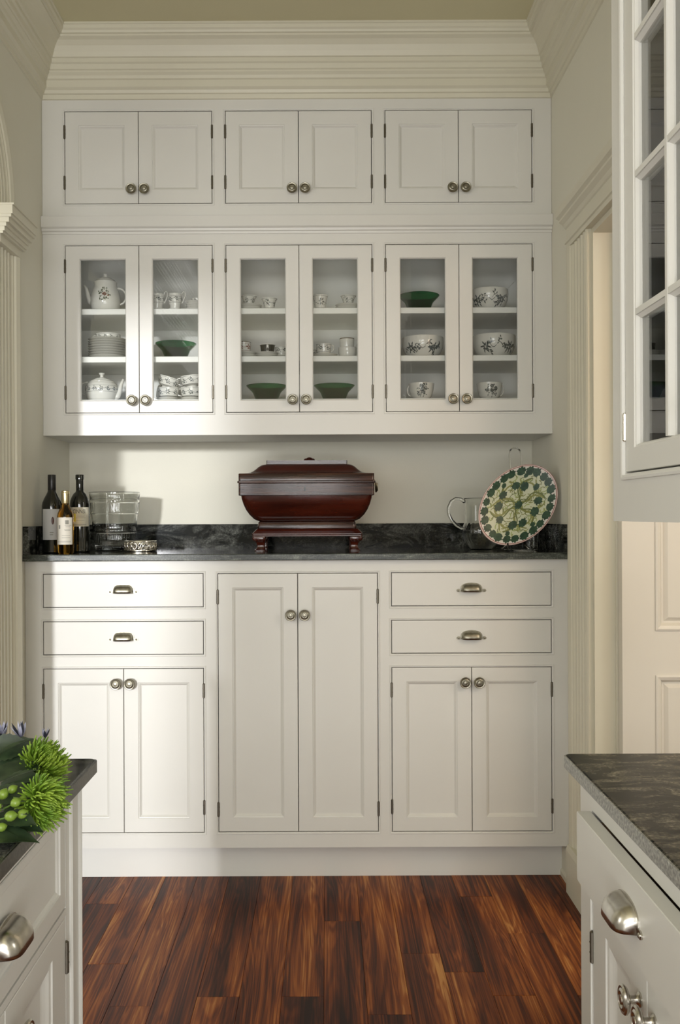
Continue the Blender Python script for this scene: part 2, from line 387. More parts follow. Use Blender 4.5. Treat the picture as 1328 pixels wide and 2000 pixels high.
# floor: sub-floor slab and one object per board
fl=MB(); X0,X1,Y0,Y1=-1.31,1.05,.4,3.95
fl.box((-3.3,-3.1,-.06),(3.3,4.6,-.012)); fl.box((-3.3,-3.1,-.012),(X0,4.6,-.001)); fl.box((X1,-3.1,-.012),(3.3,4.6,-.001)); fl.box((X0,-3.1,-.012),(X1,Y0,-.001)); fl.box((X0,Y1,-.012),(X1,4.6,-.001))
floor=struct(fl.build('floor',SUB,None))
PWID=.118; g=.0002; meshes={}
i=0; x=X0; rnd=random.Random(21)
while x<X1-.02:
    y=Y0
    while y<Y1-.01:
        L=rnd.choice([.7,1.0,1.3,1.6,1.9]); 
        if y==Y0: L*=rnd.choice([.5,.8,1,1.2])
        y2=min(Y1,y+L); 
        if Y1-y2<.2: y2=Y1
        m=MB(); wv=min(PWID,X1-x); hz=rnd.uniform(-.0003,.0002); l=y2-y
        m.loft([rect(0,0,wv,l,-.012,g),rect(0,0,wv,l,-.0009+hz,g),rect(0,0,wv,l,hz,g+.0006)])
        m.build('plank',WOODF,floor,loc=(x,y,0))
        y=y2
    x+=PWID; i+=1
sbox('ceiling',(-3.3,-3.1,ZC),(3.3,4.6,ZC+.1),CEIL)
sbox('wall_back',(-1.25,YB,0),(1.25,YB+.12,ZC),WALL)
# left wall: pier beside the cabinets, then a wide opening with rounded shoulder
YO=3.145; TH=.16
ZS=2.40
outer=[]
m=MB()
arc=[]
RY,RZ=.30,.26
for k in range(13):
    a=pi/2*k/12; arc.append((YO-RY+RY*cos(a), ZS+RZ*sin(a)))
prof=[(4.27,0),(4.27,ZC),(-3.0,ZC),(-3.0,ZS+RZ)]+[(y,z) for y,z in reversed(arc)]+[(YO,0)]
m.loft([[(XL,y,z) for y,z in prof],[(XL-TH,y,z) for y,z in prof]])
struct(m.build('wall_left',WALL,None))
# right wall with doorway
YD0,YD1,ZD=2.33,3.20,2.285
m=MB(); m.box((XR,YD1,0),(XR+.12,4.27,ZC)); m.box((XR,YD0,ZD),(XR+.12,YD1,ZC)); m.box((XR,1.78,0),(XR+.12,YD0,ZC))
struct(m.build('wall_right',WALL,None))
# kitchen behind the camera, hall beyond both openings
sbox('wall_kitchen_left',(-3.3,-3.1,0),(-3.2,4.6,ZC),WALL)
sbox('wall_kitchen_right',(3.2,-3.1,0),(3.3,4.6,ZC),WALL)
m=MB(); holes=[(-2.95,.25,-1.73,2.75)]
def backwall(u,v,w_): return (u,-3.0-w_,v)
wb=frame_plate(backwall,-3.2,0,3.2,ZC,holes,0,.1,None,WALL,'wall_rear'); struct(wb)
sbox('wall_hall_end',(XR+.12,3.75,0),(3.2,3.85,ZC),WALL)
sbox('wall_passage_end',(-3.2,3.9,0),(XL-TH,4.0,ZC),WALL)

# crown moulding, mitred
crown=[(0,2.960),(.006,2.962),(.008,2.978),(.014,2.981),(.017,2.992),(.026,3.000),(.026,3.026),(.032,3.030),(.034,3.041),(.042,3.050),(.042,3.057),(.047,3.060),(.049,3.078),(.055,3.083),(.055,3.098),
       (.061,3.101),(.066,3.118),(.075,3.137),(.088,3.153),(.101,3.161),(.101,3.168),(.108,3.170),(.110,3.178),(.116,3.184),(.117,3.196),(.121,3.198),(.121,3.205),(0,3.205)]
def crown_run(n,pts):
    # pts(p,z) -> start,end
    m=MB(); a=[pts(p,z)[0] for p,z in crown]; b=[pts(p,z)[1] for p,z in crown]; m.loft([a,b]); return struct(m.build('trim_%d'%n,TRIM,None))
crown_run(1,lambda p,z:((XL+p,YU-p,z),(XR-p,YU-p,z)))
crown_run(2,lambda p,z:((XL+p,YU-p,z),(XL+p,-2.9,z)))
crown_run(3,lambda p,z:((XR-p,YU-p,z),(XR-p,1.80,z)))

# left pilaster, capital, arch casing
P=[(0,0),(.012,.0),(.012,.010),(.030,.016),(.034,.026),(.042,.030)]
def casing_profile(wd,proj):
    # (s across the casing 0..wd, p outwards)
    q=[(0,0),(0,proj*.55),(.006,proj*.72),(.012,proj*.72),(.018,proj*.5),(.026,proj*.5)]
    n=4; a0=.034; a1=wd-.050; st=(a1-a0)/n
    for i in range(n):
        s=a0+i*st
        q+=[(s,proj*.66),(s+st*.35,proj*.66),(s+st*.5,proj*.48),(s+st*.85,proj*.48)]
    q+=[(wd-.046,proj*.7),(wd-.038,proj*.7),(wd-.034,proj*.86),(wd-.014,proj),(wd-.004,proj),(wd,proj*.9),(wd,0)]
    return q
cw=.215
q=casing_profile(cw,.045)
m=MB(); m.loft([[(XL+p,YO+s,.16) for s,p in q],[(XL+p,YO+s,2.245) for s,p in q]]); struct(m.build('trim_4',TRIM,None))
m=MB(); m.loft([[(XL+z_,YO+y_,zv) for y_,z_ in ((-.004,0),(-.004,.055),(cw+.004,.055),(cw+.004,0))] for zv in (0,.155,.16)]); struct(m.build('trim_5',TRIM,None))
# capital: stepped, wraps the jamb
capz=[(.0,2.236,2.262),(.010,2.262,2.270),(.016,2.270,2.284),(.022,2.284,2.296),(.032,2.296,2.312),(.040,2.312,2.322),(.045,2.322,2.350),(.050,2.350,2.356)]
m=MB()
R=[]
for p,z0,z1 in capz:
    for z in (z0,z1): R.append([(XL-TH-.0,YO-.004-p*.35,z),(XL+.046+p,YO-.004-p*.35,z),(XL+.046+p,YO+cw+.004+p*.5,z),(XL-TH-.0,YO+cw+.004+p*.5,z)])
R2=[[ (x if i in (1,2) else XL-.001,y,z) for i,(x,y,z) in enumerate(r)] for r in R]
m.loft(R2); struct(m.build('trim_6',TRIM,None))
# jamb part of capital
m=MB(); m.loft([[(XL+.0,YO-.001,z),(XL-TH,YO-.001,z),(XL-TH,YO-.004-p*.35,z),(XL+.0,YO-.004-p*.35,z)] for p,z0,z1 in capz for z in (z0,z1)]); struct(m.build('trim_7',TRIM,None))
# curved casing above capital
qa=casing_profile(.205,.030); m=MB(); R=[]
path=[]
for k in range(17):
    a=pi/2*k/16; path.append((YO-RY,ZS,RY,RZ,a))
R.append([(XL+p,YO+s,2.356) for s,p in qa])
for (yc,zc,ry,rz,a) in path: R.append([(XL+p,yc+(ry+s)*cos(a),zc+(rz+s)*sin(a)) for s,p in qa])
R.append([(XL+p,-2.9,ZS+RZ+s) for s,p in qa]); m.loft(R); struct(m.build('trim_8',TRIM,None))

# right door casing: jamb, flat head with cap, plinth, baseboard
cwr=.235; q=casing_profile(cwr,.028)
m=MB(); m.loft([[(XR-p,YD1+s,.17) for s,p in q],[(XR-p,YD1+s,ZD) for s,p in q]]); struct(m.build('trim_9',TRIM,None))
m=MB(); m.loft([[(XR-p,YD0-s,.17) for s,p in q],[(XR-p,YD0-s,ZD) for s,p in q]]); struct(m.build('trim_10',TRIM,None))
hp=[(0,0),(.024,0),(.024,.016),(.029,.019),(.029,.030),(.024,.033),(.024,.070),(.028,.074),(.034,.086),(.046,.098),(.046,.106),(.056,.114),(.060,.128),(.060,.138),(0,.138)]
m=MB(); m.loft([[(XR-p,YD0-cwr-p*.6,ZD+z) for p,z in hp],[(XR-p,YD1+cwr+p*.6,ZD+z) for p,z in hp]]); struct(m.build('trim_11',TRIM,None))
for n,(a,b) in zip((12,13),((YD1-.002,YD1+cwr+.004),(YD0-cwr-.004,YD0+.002))):
    m=MB(); m.loft([[(XR-w_,a,z),(XR-w_,b,z),(XR,b,z),(XR,a,z)] for z,w_ in ((0,.036),(.15,.036),(.17,.030))]); struct(m.build('trim_%d'%n,TRIM,None))
# jamb lining
m=MB(); m.box((XR-.002,YD1-.018,0),(XR+.122,YD1,ZD)); m.box((XR-.002,YD0,0),(XR+.122,YD0+.018,ZD)); m.box((XR-.002,YD0+.018,ZD-.018),(XR+.122,YD1-.018,ZD)); m.box((XR+.066,YD1-.028,0),(XR+.08,YD1-.018,ZD-.018))
struct(m.build('trim_14',TRIM,None))
def base_profile(fr,a,b,name,mat=TRIM):
    pr=[(0,0),(.018,0),(.018,.018),(.012,.026),(.012,.105),(.009,.115),(.006,.124),(.003,.130),(0,.130)]
    m=MB(); m.loft([[fr(a,p,z) for p,z in pr],[fr(b,p,z) for p,z in pr]]); return struct(m.build(name,mat,None))
base_profile(lambda t,p,z:(XR-p,t,z),YD1+cwr+.004,YK,'baseboard_right')
base_profile(lambda t,p,z:(XL+p,t,z),YO+cw+.004,YK,'baseboard_left')

# hall door standing open, facing the camera
dY=YD1-.030; DX0=XR+.073
door=thing('door_1','','',(DX0,dY,.008)); del door['label']; del door['category']; door['kind']='structure'
fr=front_back(dY-.04)
m=MB(fr)
W=.80; xs0,xs1=DX0,DX0+W
pan=[(xs0+.115,.27,xs0+W-.115,.812),(xs0+.115,.972,xs0+W-.115,2.14)]
frame_plate(fr,xs0,.008,xs1,ZD-.022,pan,-.04,0,door,DOORP,'door_frame')
for a,b,c,d in pan:
    m=MB(fr)
    R=[rect(a,b,c,d,-.034),rect(a,b,c,d,.004,-.008),rect(a,b,c,d,.006,-.002),rect(a,b,c,d,.002,.008),rect(a,b,c,d,-.012,.016),rect(a,b,c,d,-.012,.022),rect(a,b,c,d,-.002,.034),rect(a,b,c,d,-.002,.060)]
    m.loft(R); m.build('door_panel',DOORP,door,world=True)

# ------------------------------------------------------------------ base cabinet
fr=front_back(YBs)
base=thing('base_cabinet','tall white built-in base cabinet with four drawers and six doors along the far wall','cabinet',((XL+XR)/2,YBs,0))
def bx(a): return xx(a,YBs)
def bz(a): return zz(a,YBs)
cols=[(83,397),(424,737.3),(763,1076.5)]
holes=[]; draw=[]; drs=[]
for ci in (0,2):
    for (t,b) in ((1118.3,1185),(1211.3,1277.5)):
        h=(bx(cols[ci][0]),bz(b),bx(cols[ci][1]),bz(t)); holes.append(h); draw.append(h)
    h=(bx(cols[ci][0]),bz(1625.5),bx(cols[ci][1]),bz(1303.5)); holes.append(h); drs.append((h,ci))
h=(bx(cols[1][0]),bz(1624.8),bx(cols[1][1]),bz(1118.8)); holes.append(h); drs.append((h,1))
frame_plate(fr,XL+.001,.130,XR-.001,HT-.0245,holes,-.02,0,base)
m=MB(); m.box((XL+.001,YBs+.60,.130),(XR-.001,YBs+.612,HT-.026)); m.box((XL+.001,YBs+.02,.130),(XL+.013,YBs+.60,HT-.026)); m.box((XR-.013,YBs+.02,.130),(XR-.001,YBs+.60,HT-.026)); m.box((XL+.013,YBs+.02,.130),(XR-.013,YBs+.60,.142))
m.build('carcass',PAINT,base,world=True)
MB().box((XL+.001,YK,0),(XR-.001,YK+.015,.130)).build('toe_kick',PAINT,base,world=True)
G=.0026
for h in draw:
    bead(fr,*h,base)
    d=panel_door('drawer_front',fr,h[0]+G,h[1]+G,h[2]-G,h[3]-G,0,0,0,0,base)
    b=MB(front_back(YBs)).box((h[0]+.02,h[1]+.01,-.5),(h[2]-.02,h[3]-.01,-.021)); 
    put('cup_pull',CUP,d,((h[0]+h[2])/2,YBs,(h[1]+h[3])/2+.004))
def pair(h,fr,Yf,parent,kz,hz,kx=.0252,glass=False,rail=.050,st=.051,koff=None):
    bead(fr,*h,parent); mid=(h[0]+h[2])/2
    for sd in (0,1):
        a=h[0]+G if sd==0 else mid+.0013; b=mid-.0013 if sd==0 else h[2]-G
        if glass: d=glass_door(fr,a,h[1]+G,b,h[3]-G,st,rail[0],rail[1],parent,so=(st[0],st[1]) if sd==0 else (st[1],st[0]))
        else: d=panel_door('door',fr,a,h[1]+G,b,h[3]-G,st,st,rail,rail,parent)
        put('knob',KN,d,(mid+(-kx if sd==0 else kx),Yf,kz))
        for z in hz: put('hinge',HG,d,((h[0]+.0008) if sd==0 else (h[2]-.0008),Yf-.001,z))
pair(drs[0][0],fr,YBs,base,bz(1333),[bz(1348),bz(1576)])
pair(drs[1][0],fr,YBs,base,bz(1333),[bz(1348),bz(1576)])
pair(drs[2][0],fr,YBs,base,bz(1200.5),[bz(1165),bz(1580)])

# counter of the far wall
ct=thing('countertop','polished black granite countertop and low backsplash on the far base cabinet','countertop',((XL+XR)/2,YC,HT))
MB().box((XL+.001,YC+.004,HT-.024),(XR-.001,YB-.001,HT)).build('slab',GRAN,ct,world=True)
m=MB(); pr=[(YC+.0038,HT-.024),(YC+.001,HT-.0235),(YC,HT-.0215),(YC,HT-.003),(YC+.001,HT-.001),(YC+.0038,HT-.0003)]
m.loft([[(XL+.001,y,z) for y,z in pr],[(XR-.001,y,z) for y,z in pr]]); m.build('front_edge',GRANE,ct,world=True)
MB().box((XL+.021,YB-.021,HT),(XR-.021,YB-.001,HT+.102)).build('backsplash',GRAN,ct,world=True)
MB().box((XL+.001,YC+.004,HT),(XL+.021,YB-.001,HT+.102)).build('side_splash',GRAN,ct,world=True)
MB().box((XR-.021,YC+.004,HT),(XR-.001,YB-.001,HT+.102)).build('side_splash',GRAN,ct,world=True)

# ------------------------------------------------------------------ wall cabinets
fu=front_back(YU)
def ux(a): return xx(a,YU)
def uz(a): return zz(a,YU)
ucols=[(128.8,417.5),(442.5,729.3),(754.5,1042.3)]
ZDB,ZDT=uz(848.5),2.452
disp=thing('display_cabinet','white wall cabinet with six glass doors showing china and green bowls','cabinet',((XL+XR)/2,YU,ZDB))
holes=[(ux(a),uz(805.3),ux(b),uz(477.3)) for a,b in ucols]
frame_plate(fu,XL+.001,ZDB,XR-.001,ZDT,holes,-.02,0,disp)
ZF=1.797
m=MB(); m.box((XL+.001,YU+.02,ZDB),(XR-.001,YB-.002,ZDB+.018)); m.build('bottom_panel',PAINT,disp,world=True)
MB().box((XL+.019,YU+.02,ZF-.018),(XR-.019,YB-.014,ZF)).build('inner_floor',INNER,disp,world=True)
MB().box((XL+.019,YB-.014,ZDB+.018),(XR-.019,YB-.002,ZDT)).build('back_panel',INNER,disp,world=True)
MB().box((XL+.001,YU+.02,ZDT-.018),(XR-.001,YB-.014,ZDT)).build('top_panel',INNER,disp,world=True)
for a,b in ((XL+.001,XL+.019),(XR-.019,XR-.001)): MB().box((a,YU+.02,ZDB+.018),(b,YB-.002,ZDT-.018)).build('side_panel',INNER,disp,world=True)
mids=[((ucols[0][1]+ucols[1][0])/2),((ucols[1][1]+ucols[2][0])/2)]
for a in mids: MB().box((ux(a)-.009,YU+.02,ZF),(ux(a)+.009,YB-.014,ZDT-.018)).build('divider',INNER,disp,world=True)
edges=[XL+.019,ux(mids[0])-.009,ux(mids[0])+.009,ux(mids[1])-.009,ux(mids[1])+.009,XR-.019]
S1,S2=2.156,1.968
YSF=3.80
for k in range(3):
    for z in (S1,S2):
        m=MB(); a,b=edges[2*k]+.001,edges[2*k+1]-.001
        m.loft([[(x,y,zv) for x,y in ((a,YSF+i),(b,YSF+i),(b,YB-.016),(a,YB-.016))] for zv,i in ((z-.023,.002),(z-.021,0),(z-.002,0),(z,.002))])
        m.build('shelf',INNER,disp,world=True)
for h in holes:
    pair(h,fu,YU,disp,uz(781),[uz(518),uz(765)],kx=.0262,glass=True,rail=(.0525,.0480),st=(.0565,.0525))
# cornice between the two tiers
cp=[(0,2.437),(.004,2.438),(.005,2.446),(.011,2.449),(.013,2.457),(.019,2.460),(.022,2.463),(.022,2.501),(.0235,2.504),(0,2.5045)]
m=MB(); m.loft([[(XL+.001,YU-p,z) for p,z in cp],[(XR-.001,YU-p,z) for p,z in cp]]); m.build('cornice',PAINT,disp,world=True)
up=thing('upper_cabinet','white upper cabinet of six small panelled doors just below the crown moulding','cabinet',((XL+XR)/2,YU,2.505))
holes=[(ux(a),uz(396.8),ux(b),uz(215.3)) for a,b in ucols]
frame_plate(fu,XL+.001,2.505,XR-.001,ZC-.002,holes,-.02,0,up)
m=MB(); m.box((XL+.001,YU+.02,2.505),(XR-.001,YB-.002,2.52)); m.box((XL+.001,YU+.30,2.52),(XR-.001,YB-.002,ZC-.002)); m.build('carcass',PAINT,up,world=True)
for h in holes: pair(h,fu,YU,up,uz(370),[uz(256),uz(355)],kx=.0252,rail=.052,st=.052)

# ------------------------------------------------------------------ left island
XI=-.430; IY1=1.69; IH=.914; IT=.024
isl=thing('kitchen_island','white kitchen island at the lower left with drawer and cup pull','cabinet',(-.75,.7,0))
fi=front_west(XI)
iho=[(.985,.700,1.588,.862),(.985,.115,1.588,.688)]
frame_plate(fi,-.40,.0,1.69,IH-IT,iho,-.02,0,isl)
MB().box((-.80,-.40,0),(XI-.022,1.69,IH-IT)).build('carcass',PAINT,isl,world=True)
# corner post moulding
for y in (1.610,1.668):
    m=MB(fi); pr=[(0,0),(0,.003),(.0025,.0055),(.0055,.0055),(.008,.003),(.008,0)]
    m.loft([[(y+s,v,w_) for s,w_ in pr] for v in (.002,IH-IT-.002)]); m.build('post_bead',PAINT,isl,world=True)
d=panel_door('drawer_front',fi,.988,.703,1.585,.859,.028,.028,.014,.030,isl,deep=.005,wide=.008)
put('cup_pull',CUPB,d,(XI,1.290,.785),-pi/2+pi)
for a,b in ((.988,1.285),(1.288,1.585)):
    d=panel_door('door',fi,a,.118,b,.685,.075,.075,.035,.06,isl,deep=.010,wide=.030)
    put('knob',KNB,d,(XI,1.262 if a<1 else 1.311,.640),pi/2)
put('hinge',HG,d,(XI+.001,1.5865,.62),pi/2)
m=MB()
def slab(m_,x0,y0,x1,y1,z0,z1,e=.003):
    R=[]
    for z,i in ((z0,e),(z0+e,0),(z1-e,0),(z1-e*.3,e*.3),(z1,e)):
        r=.012; pts=[]
        for cx,cy,a0 in ((x1-r,y1-r,0),(x0+r,y1-r,pi/2),(x0+r,y0+r,pi),(x1-r,y0+r,3*pi/2)):
            for k in range(5):
                a=a0+pi/2*k/4; pts.append((cx+(r-i)*cos(a),cy+(r-i)*sin(a),z))
        R.append(pts)
    m_.loft(R)
it=thing('island_countertop','black granite island countertop under the cut flowers at left','countertop',(-.75,.7,IH))
slab(m,-.818,-.42,-.4085,1.7155,IH-IT+.001,IH); m.build('slab',GRAN,it,world=True)
m=MB(); slab(m,-.82,-.422,-.406,1.718,IH-IT,IH-.0016,.0015); m.build('front_edge',GRAN3E,it,world=True)

# ------------------------------------------------------------------ right peninsula
XQ=.442
pen=thing('peninsula_cabinet','white peninsula cabinet at the lower right with its top drawer ajar','cabinet',(.78,.7,0))
fe=front_east(XQ)
pho=[(1.065,.728,1.617,.848),(1.065,.110,1.617,.716)]
frame_plate(fe,-.40,0,1.690,IH-IT,pho,-.02,0,pen)
MB().box((XQ+.022,-.40,0),(1.06,1.690,.70)).build('carcass',PAINT,pen,world=True)
m=MB(); m.box((XQ+.3,-.40,.70),(1.06,1.690,IH-IT)); m.box((XQ+.022,-.40,.70),(XQ+.3,1.06,IH-IT)); m.box((XQ+.022,1.620,.70),(XQ+.3,1.690,IH-IT)); m.build('rail',PAINT,pen,world=True)
fd=front_east(XQ-.025)
d=panel_door('drawer_front',fd,1.062,.731,1.620,.8455,0,0,0,0,pen,t=.023)
d['label']='drawer front pulled slightly open'
m=MB(); m.box((XQ+.0,1.09,.742),(XQ+.28,1.10,.835)); m.box((XQ+.0,1.583,.742),(XQ+.28,1.593,.835)); m.box((XQ+.0,1.10,.742),(XQ+.28,1.583,.75)); m.build('drawer_box',newmat('drawer_box_wood',(.45,.30,.16),.5),d,world=True)
put('cup_pull',CUPB,d,(XQ-.025,1.345,.792),-pi/2)
bead(fe,*pho[1],pen,o=.007)
for k,(a,b) in enumerate(((1.068,1.3395),(1.3425,1.614))):
    d=panel_door('door',fe,a,.113,b,.713,.072,.072,.045,.07,pen,deep=.009,wide=.030)
    put('knob',KNB,d,(XQ,1.311 if k==0 else 1.371,.655),-pi/2)
    if k==1:
        put('hinge',HG,d,(XQ-.001,1.6155,.620),-pi/2)
pt=thing('peninsula_countertop','dark veined granite countertop of the peninsula at lower right','countertop',(.78,.7,IH))
m=MB(); slab(m,.4245,-.42,1.09,1.7345,IH-IT+.001,IH); m.build('slab',GRAN2,pt,world=True)
m=MB(); slab(m,.422,-.422,1.092,1.737,IH-IT,IH-.0016,.0015); m.build('front_edge',GRAN2E,pt,world=True)

# glass-door cabinet over the peninsula
XG=.516
gc=thing('glass_cabinet','white cabinet with small paned glass doors hanging at the right edge','cabinet',(.70,.9,1.330))
fg=front_east(XG)
gy0,gy1,gz0,gz1=.865,1.668,1.412,2.640
hy0,hy1=.015,.818
frame_plate(fg,-.30,1.330,1.738,ZC-.004,[(gy0,gz0,gy1,gz1),(hy0,gz0,hy1,gz1)],-.02,0,gc)
bead(fg,hy0,gz0,hy1,gz1,gc,o=.011,wd=.009,h=.006)
bead(fg,gy0,gz0,gy1,gz1,gc,o=.011,wd=.009,h=.006)
m=MB(); m.box((XG+.02,-.30,1.330),(.84,1.738,1.348)); m.build('bottom_panel',PAINT,gc,world=True)
MB().box((XG+.02,1.718,1.348),(.84,1.738,ZC-.004)).build('side_panel',PAINT,gc,world=True)
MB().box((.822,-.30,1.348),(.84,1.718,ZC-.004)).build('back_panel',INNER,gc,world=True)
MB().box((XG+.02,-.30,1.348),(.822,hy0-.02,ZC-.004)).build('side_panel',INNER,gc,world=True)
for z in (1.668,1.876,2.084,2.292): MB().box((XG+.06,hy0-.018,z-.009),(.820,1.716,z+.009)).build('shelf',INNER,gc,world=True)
def muntin_door(a,b):
    z0,z1=gz0+.003,gz1-.003; s=.052; mw=.021
    ia,ib,ja,jb=a+s,b-s,z0+.046,z1-.05
    nz=5; nx=2; pw=((ib-ia)-mw*(nx-1))/nx; ph=((jb-ja)-mw*(nz-1))/nz
    m=MB(fg)
    def q(c,e,w_): return [(a+c,z0+e,w_),(b-c,z0+e,w_),(b-c,z1-e,w_),(a+c,z1-e,w_)]
    def p(i,w_): return [(ia+i,ja+i,w_),(ib-i,ja+i,w_),(ib-i,jb-i,w_),(ia+i,jb-i,w_)]
    m.loft([q(0,0,-.022),q(0,0,-.001),q(.001,.001,0),p(-.007,0),p(-.0055,-.002),p(-.003,-.0025),p(0,-.008),p(0,-.022)],loop=True)
    d=m.build('glass_door',PAINT,gc,world=True)
    pr=lambda c:[(c-mw/2,-.020),(c-mw/2,-.010),(c-mw*.24,-.0035),(c-mw*.24,-.001),(c+mw*.24,-.001),(c+mw*.24,-.0035),(c+mw/2,-.010),(c+mw/2,-.020)]
    for i in range(1,nx):
        c=ia+i*(pw+mw)-mw/2; mm=MB(fg); mm.loft([[(u,v,w_+.0004) for u,w_ in pr(c)] for v in (ja,jb)]); mm.build('muntin',PAINT,d,world=True)
    for j in range(1,nz):
        c=ja+j*(ph+mw)-mw/2; mm=MB(fg); mm.loft([[(u,v,w_) for v,w_ in pr(c)] for u in (ia,ib)]); mm.build('muntin',PAINT,d,world=True)
    for i in range(nx):
        for j in range(nz):
            u=ia+i*(pw+mw); v=ja+j*(ph+mw)
            MB(fg).box((u-.003,v-.003,-.016),(u+pw+.003,v+ph+.003,-.013)).build('glass_pane',PANE,d,world=True)
    return d
d1=muntin_door(gy0+.003,(gy0+gy1)/2-.0015); d2=muntin_door((gy0+gy1)/2+.0015,gy1-.003)
d3=muntin_door(hy0+.003,(hy0+hy1)/2-.0015); d4=muntin_door((hy0+hy1)/2+.0015,hy1-.003)  # extra doors out of view, added to let more light into the cabinet
for z in (1.492,2.56): put('hinge',HGW,d2,(XG-.001,gy1-.0005,z),-pi/2)
put('knob',KNB,d1,(XG,1.24,1.46),-pi/2); put('knob',KNB,d2,(XG,1.293,1.46),-pi/2)

# ------------------------------------------------------------------ painted decals that follow a turned surface
def surf(prof,z):
    best=None
    for (r0,z0),(r1,z1) in zip(prof,prof[1:]):
        if min(z0,z1)-1e-6<=z<=max(z0,z1)+1e-6 and abs(z1-z0)>1e-6:
            r=r0+(r1-r0)*(z-z0)/(z1-z0); best=r if best is None else max(best,r)
    return best if best else max(r for r,_ in prof)
class Decal:
    def __init__(s,prof,th=0,off=.0006,zr=None):
        s.p=prof; s.th=th; s.m=MB(); s.off=off; s.rr=max(r for r,_ in prof); s.zr=zr or (prof[0][1]+.002,max(z for _,z in prof)-.002)
    def pt(s,u,z):
        z=max(s.zr[0],min(s.zr[1],z)); r=surf(s.p,z)+s.off; a=-pi/2+s.th+u/s.rr
        return (r*cos(a),r*sin(a),z)
    def poly(s,pts):
        n=len(pts); cx=sum(p[0] for p in pts)/n; cz=sum(p[1] for p in pts)/n
        s.m.add([s.pt(cx,cz)]+[s.pt(*p) for p in pts],[(0,i+1,(i+1)%n+1) for i in range(n)])
    def leaf(s,x,z,L,W,a):
        q=[(0,0),(.25,.38),(.5,.5),(.8,.25),(1,0),(.8,-.25),(.5,-.5),(.25,-.38)]
        s.poly([(x+L*u*cos(a)-W*v*sin(a),z+L*u*sin(a)+W*v*cos(a)) for u,v in q])
    def strip(s,pts,wd):
        for (x0,z0),(x1,z1) in zip(pts,pts[1:]):
            d=sqrt((x1-x0)**2+(z1-z0)**2)+1e-9; nx,nz=-(z1-z0)/d*wd/2,(x1-x0)/d*wd/2
            s.m.add([s.pt(x0+nx,z0+nz),s.pt(x1+nx,z1+nz),s.pt(x1-nx,z1-nz),s.pt(x0-nx,z0-nz)],[(0,1,2,3)])
    def flower(s,x,z,R,n=7,rnd=random):
        for k in range(n):
            a=2*pi*k/n+rnd.uniform(-.2,.2); s.leaf(x+R*.18*cos(a),z+R*.18*sin(a),R*rnd.uniform(.65,.95),R*.42,a)
    def spray(s,x,z,a,L,rnd,lw=.006,ll=.011):
        pts=[]; c=a
        n=max(3,int(L/.006))
        for k in range(n):
            pts.append((x,z)); x+=L/n*cos(c); z+=L/n*sin(c); c+=rnd.uniform(-.35,.35)
            if k>0: s.leaf(x,z,ll*rnd.uniform(.6,1.1),lw*rnd.uniform(.6,1),c+rnd.choice([-1,1])*rnd.uniform(.6,1.2))
        s.strip(pts+[(x,z)],.0011)
    def done(s,parent,mat,name='painted_flowers'):
        return s.m.build(name,mat,parent,flip=True)
def band_print(parent,prof,z0,z1,mat=None,seed=1,a0=-1.5,a1=1.5,th=0,dens=1.0,lines=True,sz=1.0):
    rnd=random.Random(seed); d=Decal(prof,th); rr=d.rr
    x=a0*rr; h=z1-z0
    while x<a1*rr:
        zc=z0+h*.5
        d.flower(x,zc+rnd.uniform(-.1,.1)*h,h*.38*sz,6,rnd)
        d.spray(x+h*.35,zc,rnd.uniform(-.5,.5),h*.7,rnd,.0032*sz,.0062*sz)
        d.leaf(x+h*.3,z0+h*.2,.006*sz,.003*sz,rnd.uniform(0,3)); d.leaf(x-h*.1,z1-h*.2,.006*sz,.003*sz,rnd.uniform(0,3))
        x+=h*1.25/dens
    if lines:
        for z in (z0-.0012,z1+.0012):
            n=20; d.strip([(a0*rr+(a1-a0)*rr*k/n,z) for k in range(n+1)],.0009)
    return d.done(parent,mat or INK)
def wallprof(outer,t=.0022):
    """outer profile (starting at r,0) -> closed thin-wall profile"""
    inn=[(max(r-t,.0005),z+(t if i==0 else 0)) for i,(r,z) in enumerate(outer)]
    return [(0,0)]+outer+[(outer[-1][0]-t*.5,outer[-1][1]+t*.25)]+inn[::-1]+[(0,outer[0][1]+t)]
def vessel(name,label,cat,px,Y,zb,outer,mat=CHINA,group=None,t=.0022,part='bowl_body',seg=44):
    X=(px-PX)*Y/F+ (0)
    th=thing(name,label,cat,(X,Y,zb),group)
    MB().lathe(wallprof(outer,t),seg).build(part,mat,th,smooth=True)
    return th
def ring_handle(parent,side,r0,z0,z1,out,rad=.0022,mat=None,up=0,dy=0,name='handle'):
    # loop from (r0,z1) out and back to (r0,z0)
    pts=[]
    for k in range(13):
        a=pi/2-pi*k/12
        pts.append((side*(r0+out*max(0,cos(a))**.8),dy,(z0+z1)/2+(z1-z0)/2*sin(a)+up*max(0,cos(a))*(1 if a>0 else .3)))
    return MB().tube(pts,rad,8).build(name,mat or CHINA,parent,smooth='all')
A_,B_,C_=S1+.0004,S2+.0004,ZF+.0004
YD=3.87
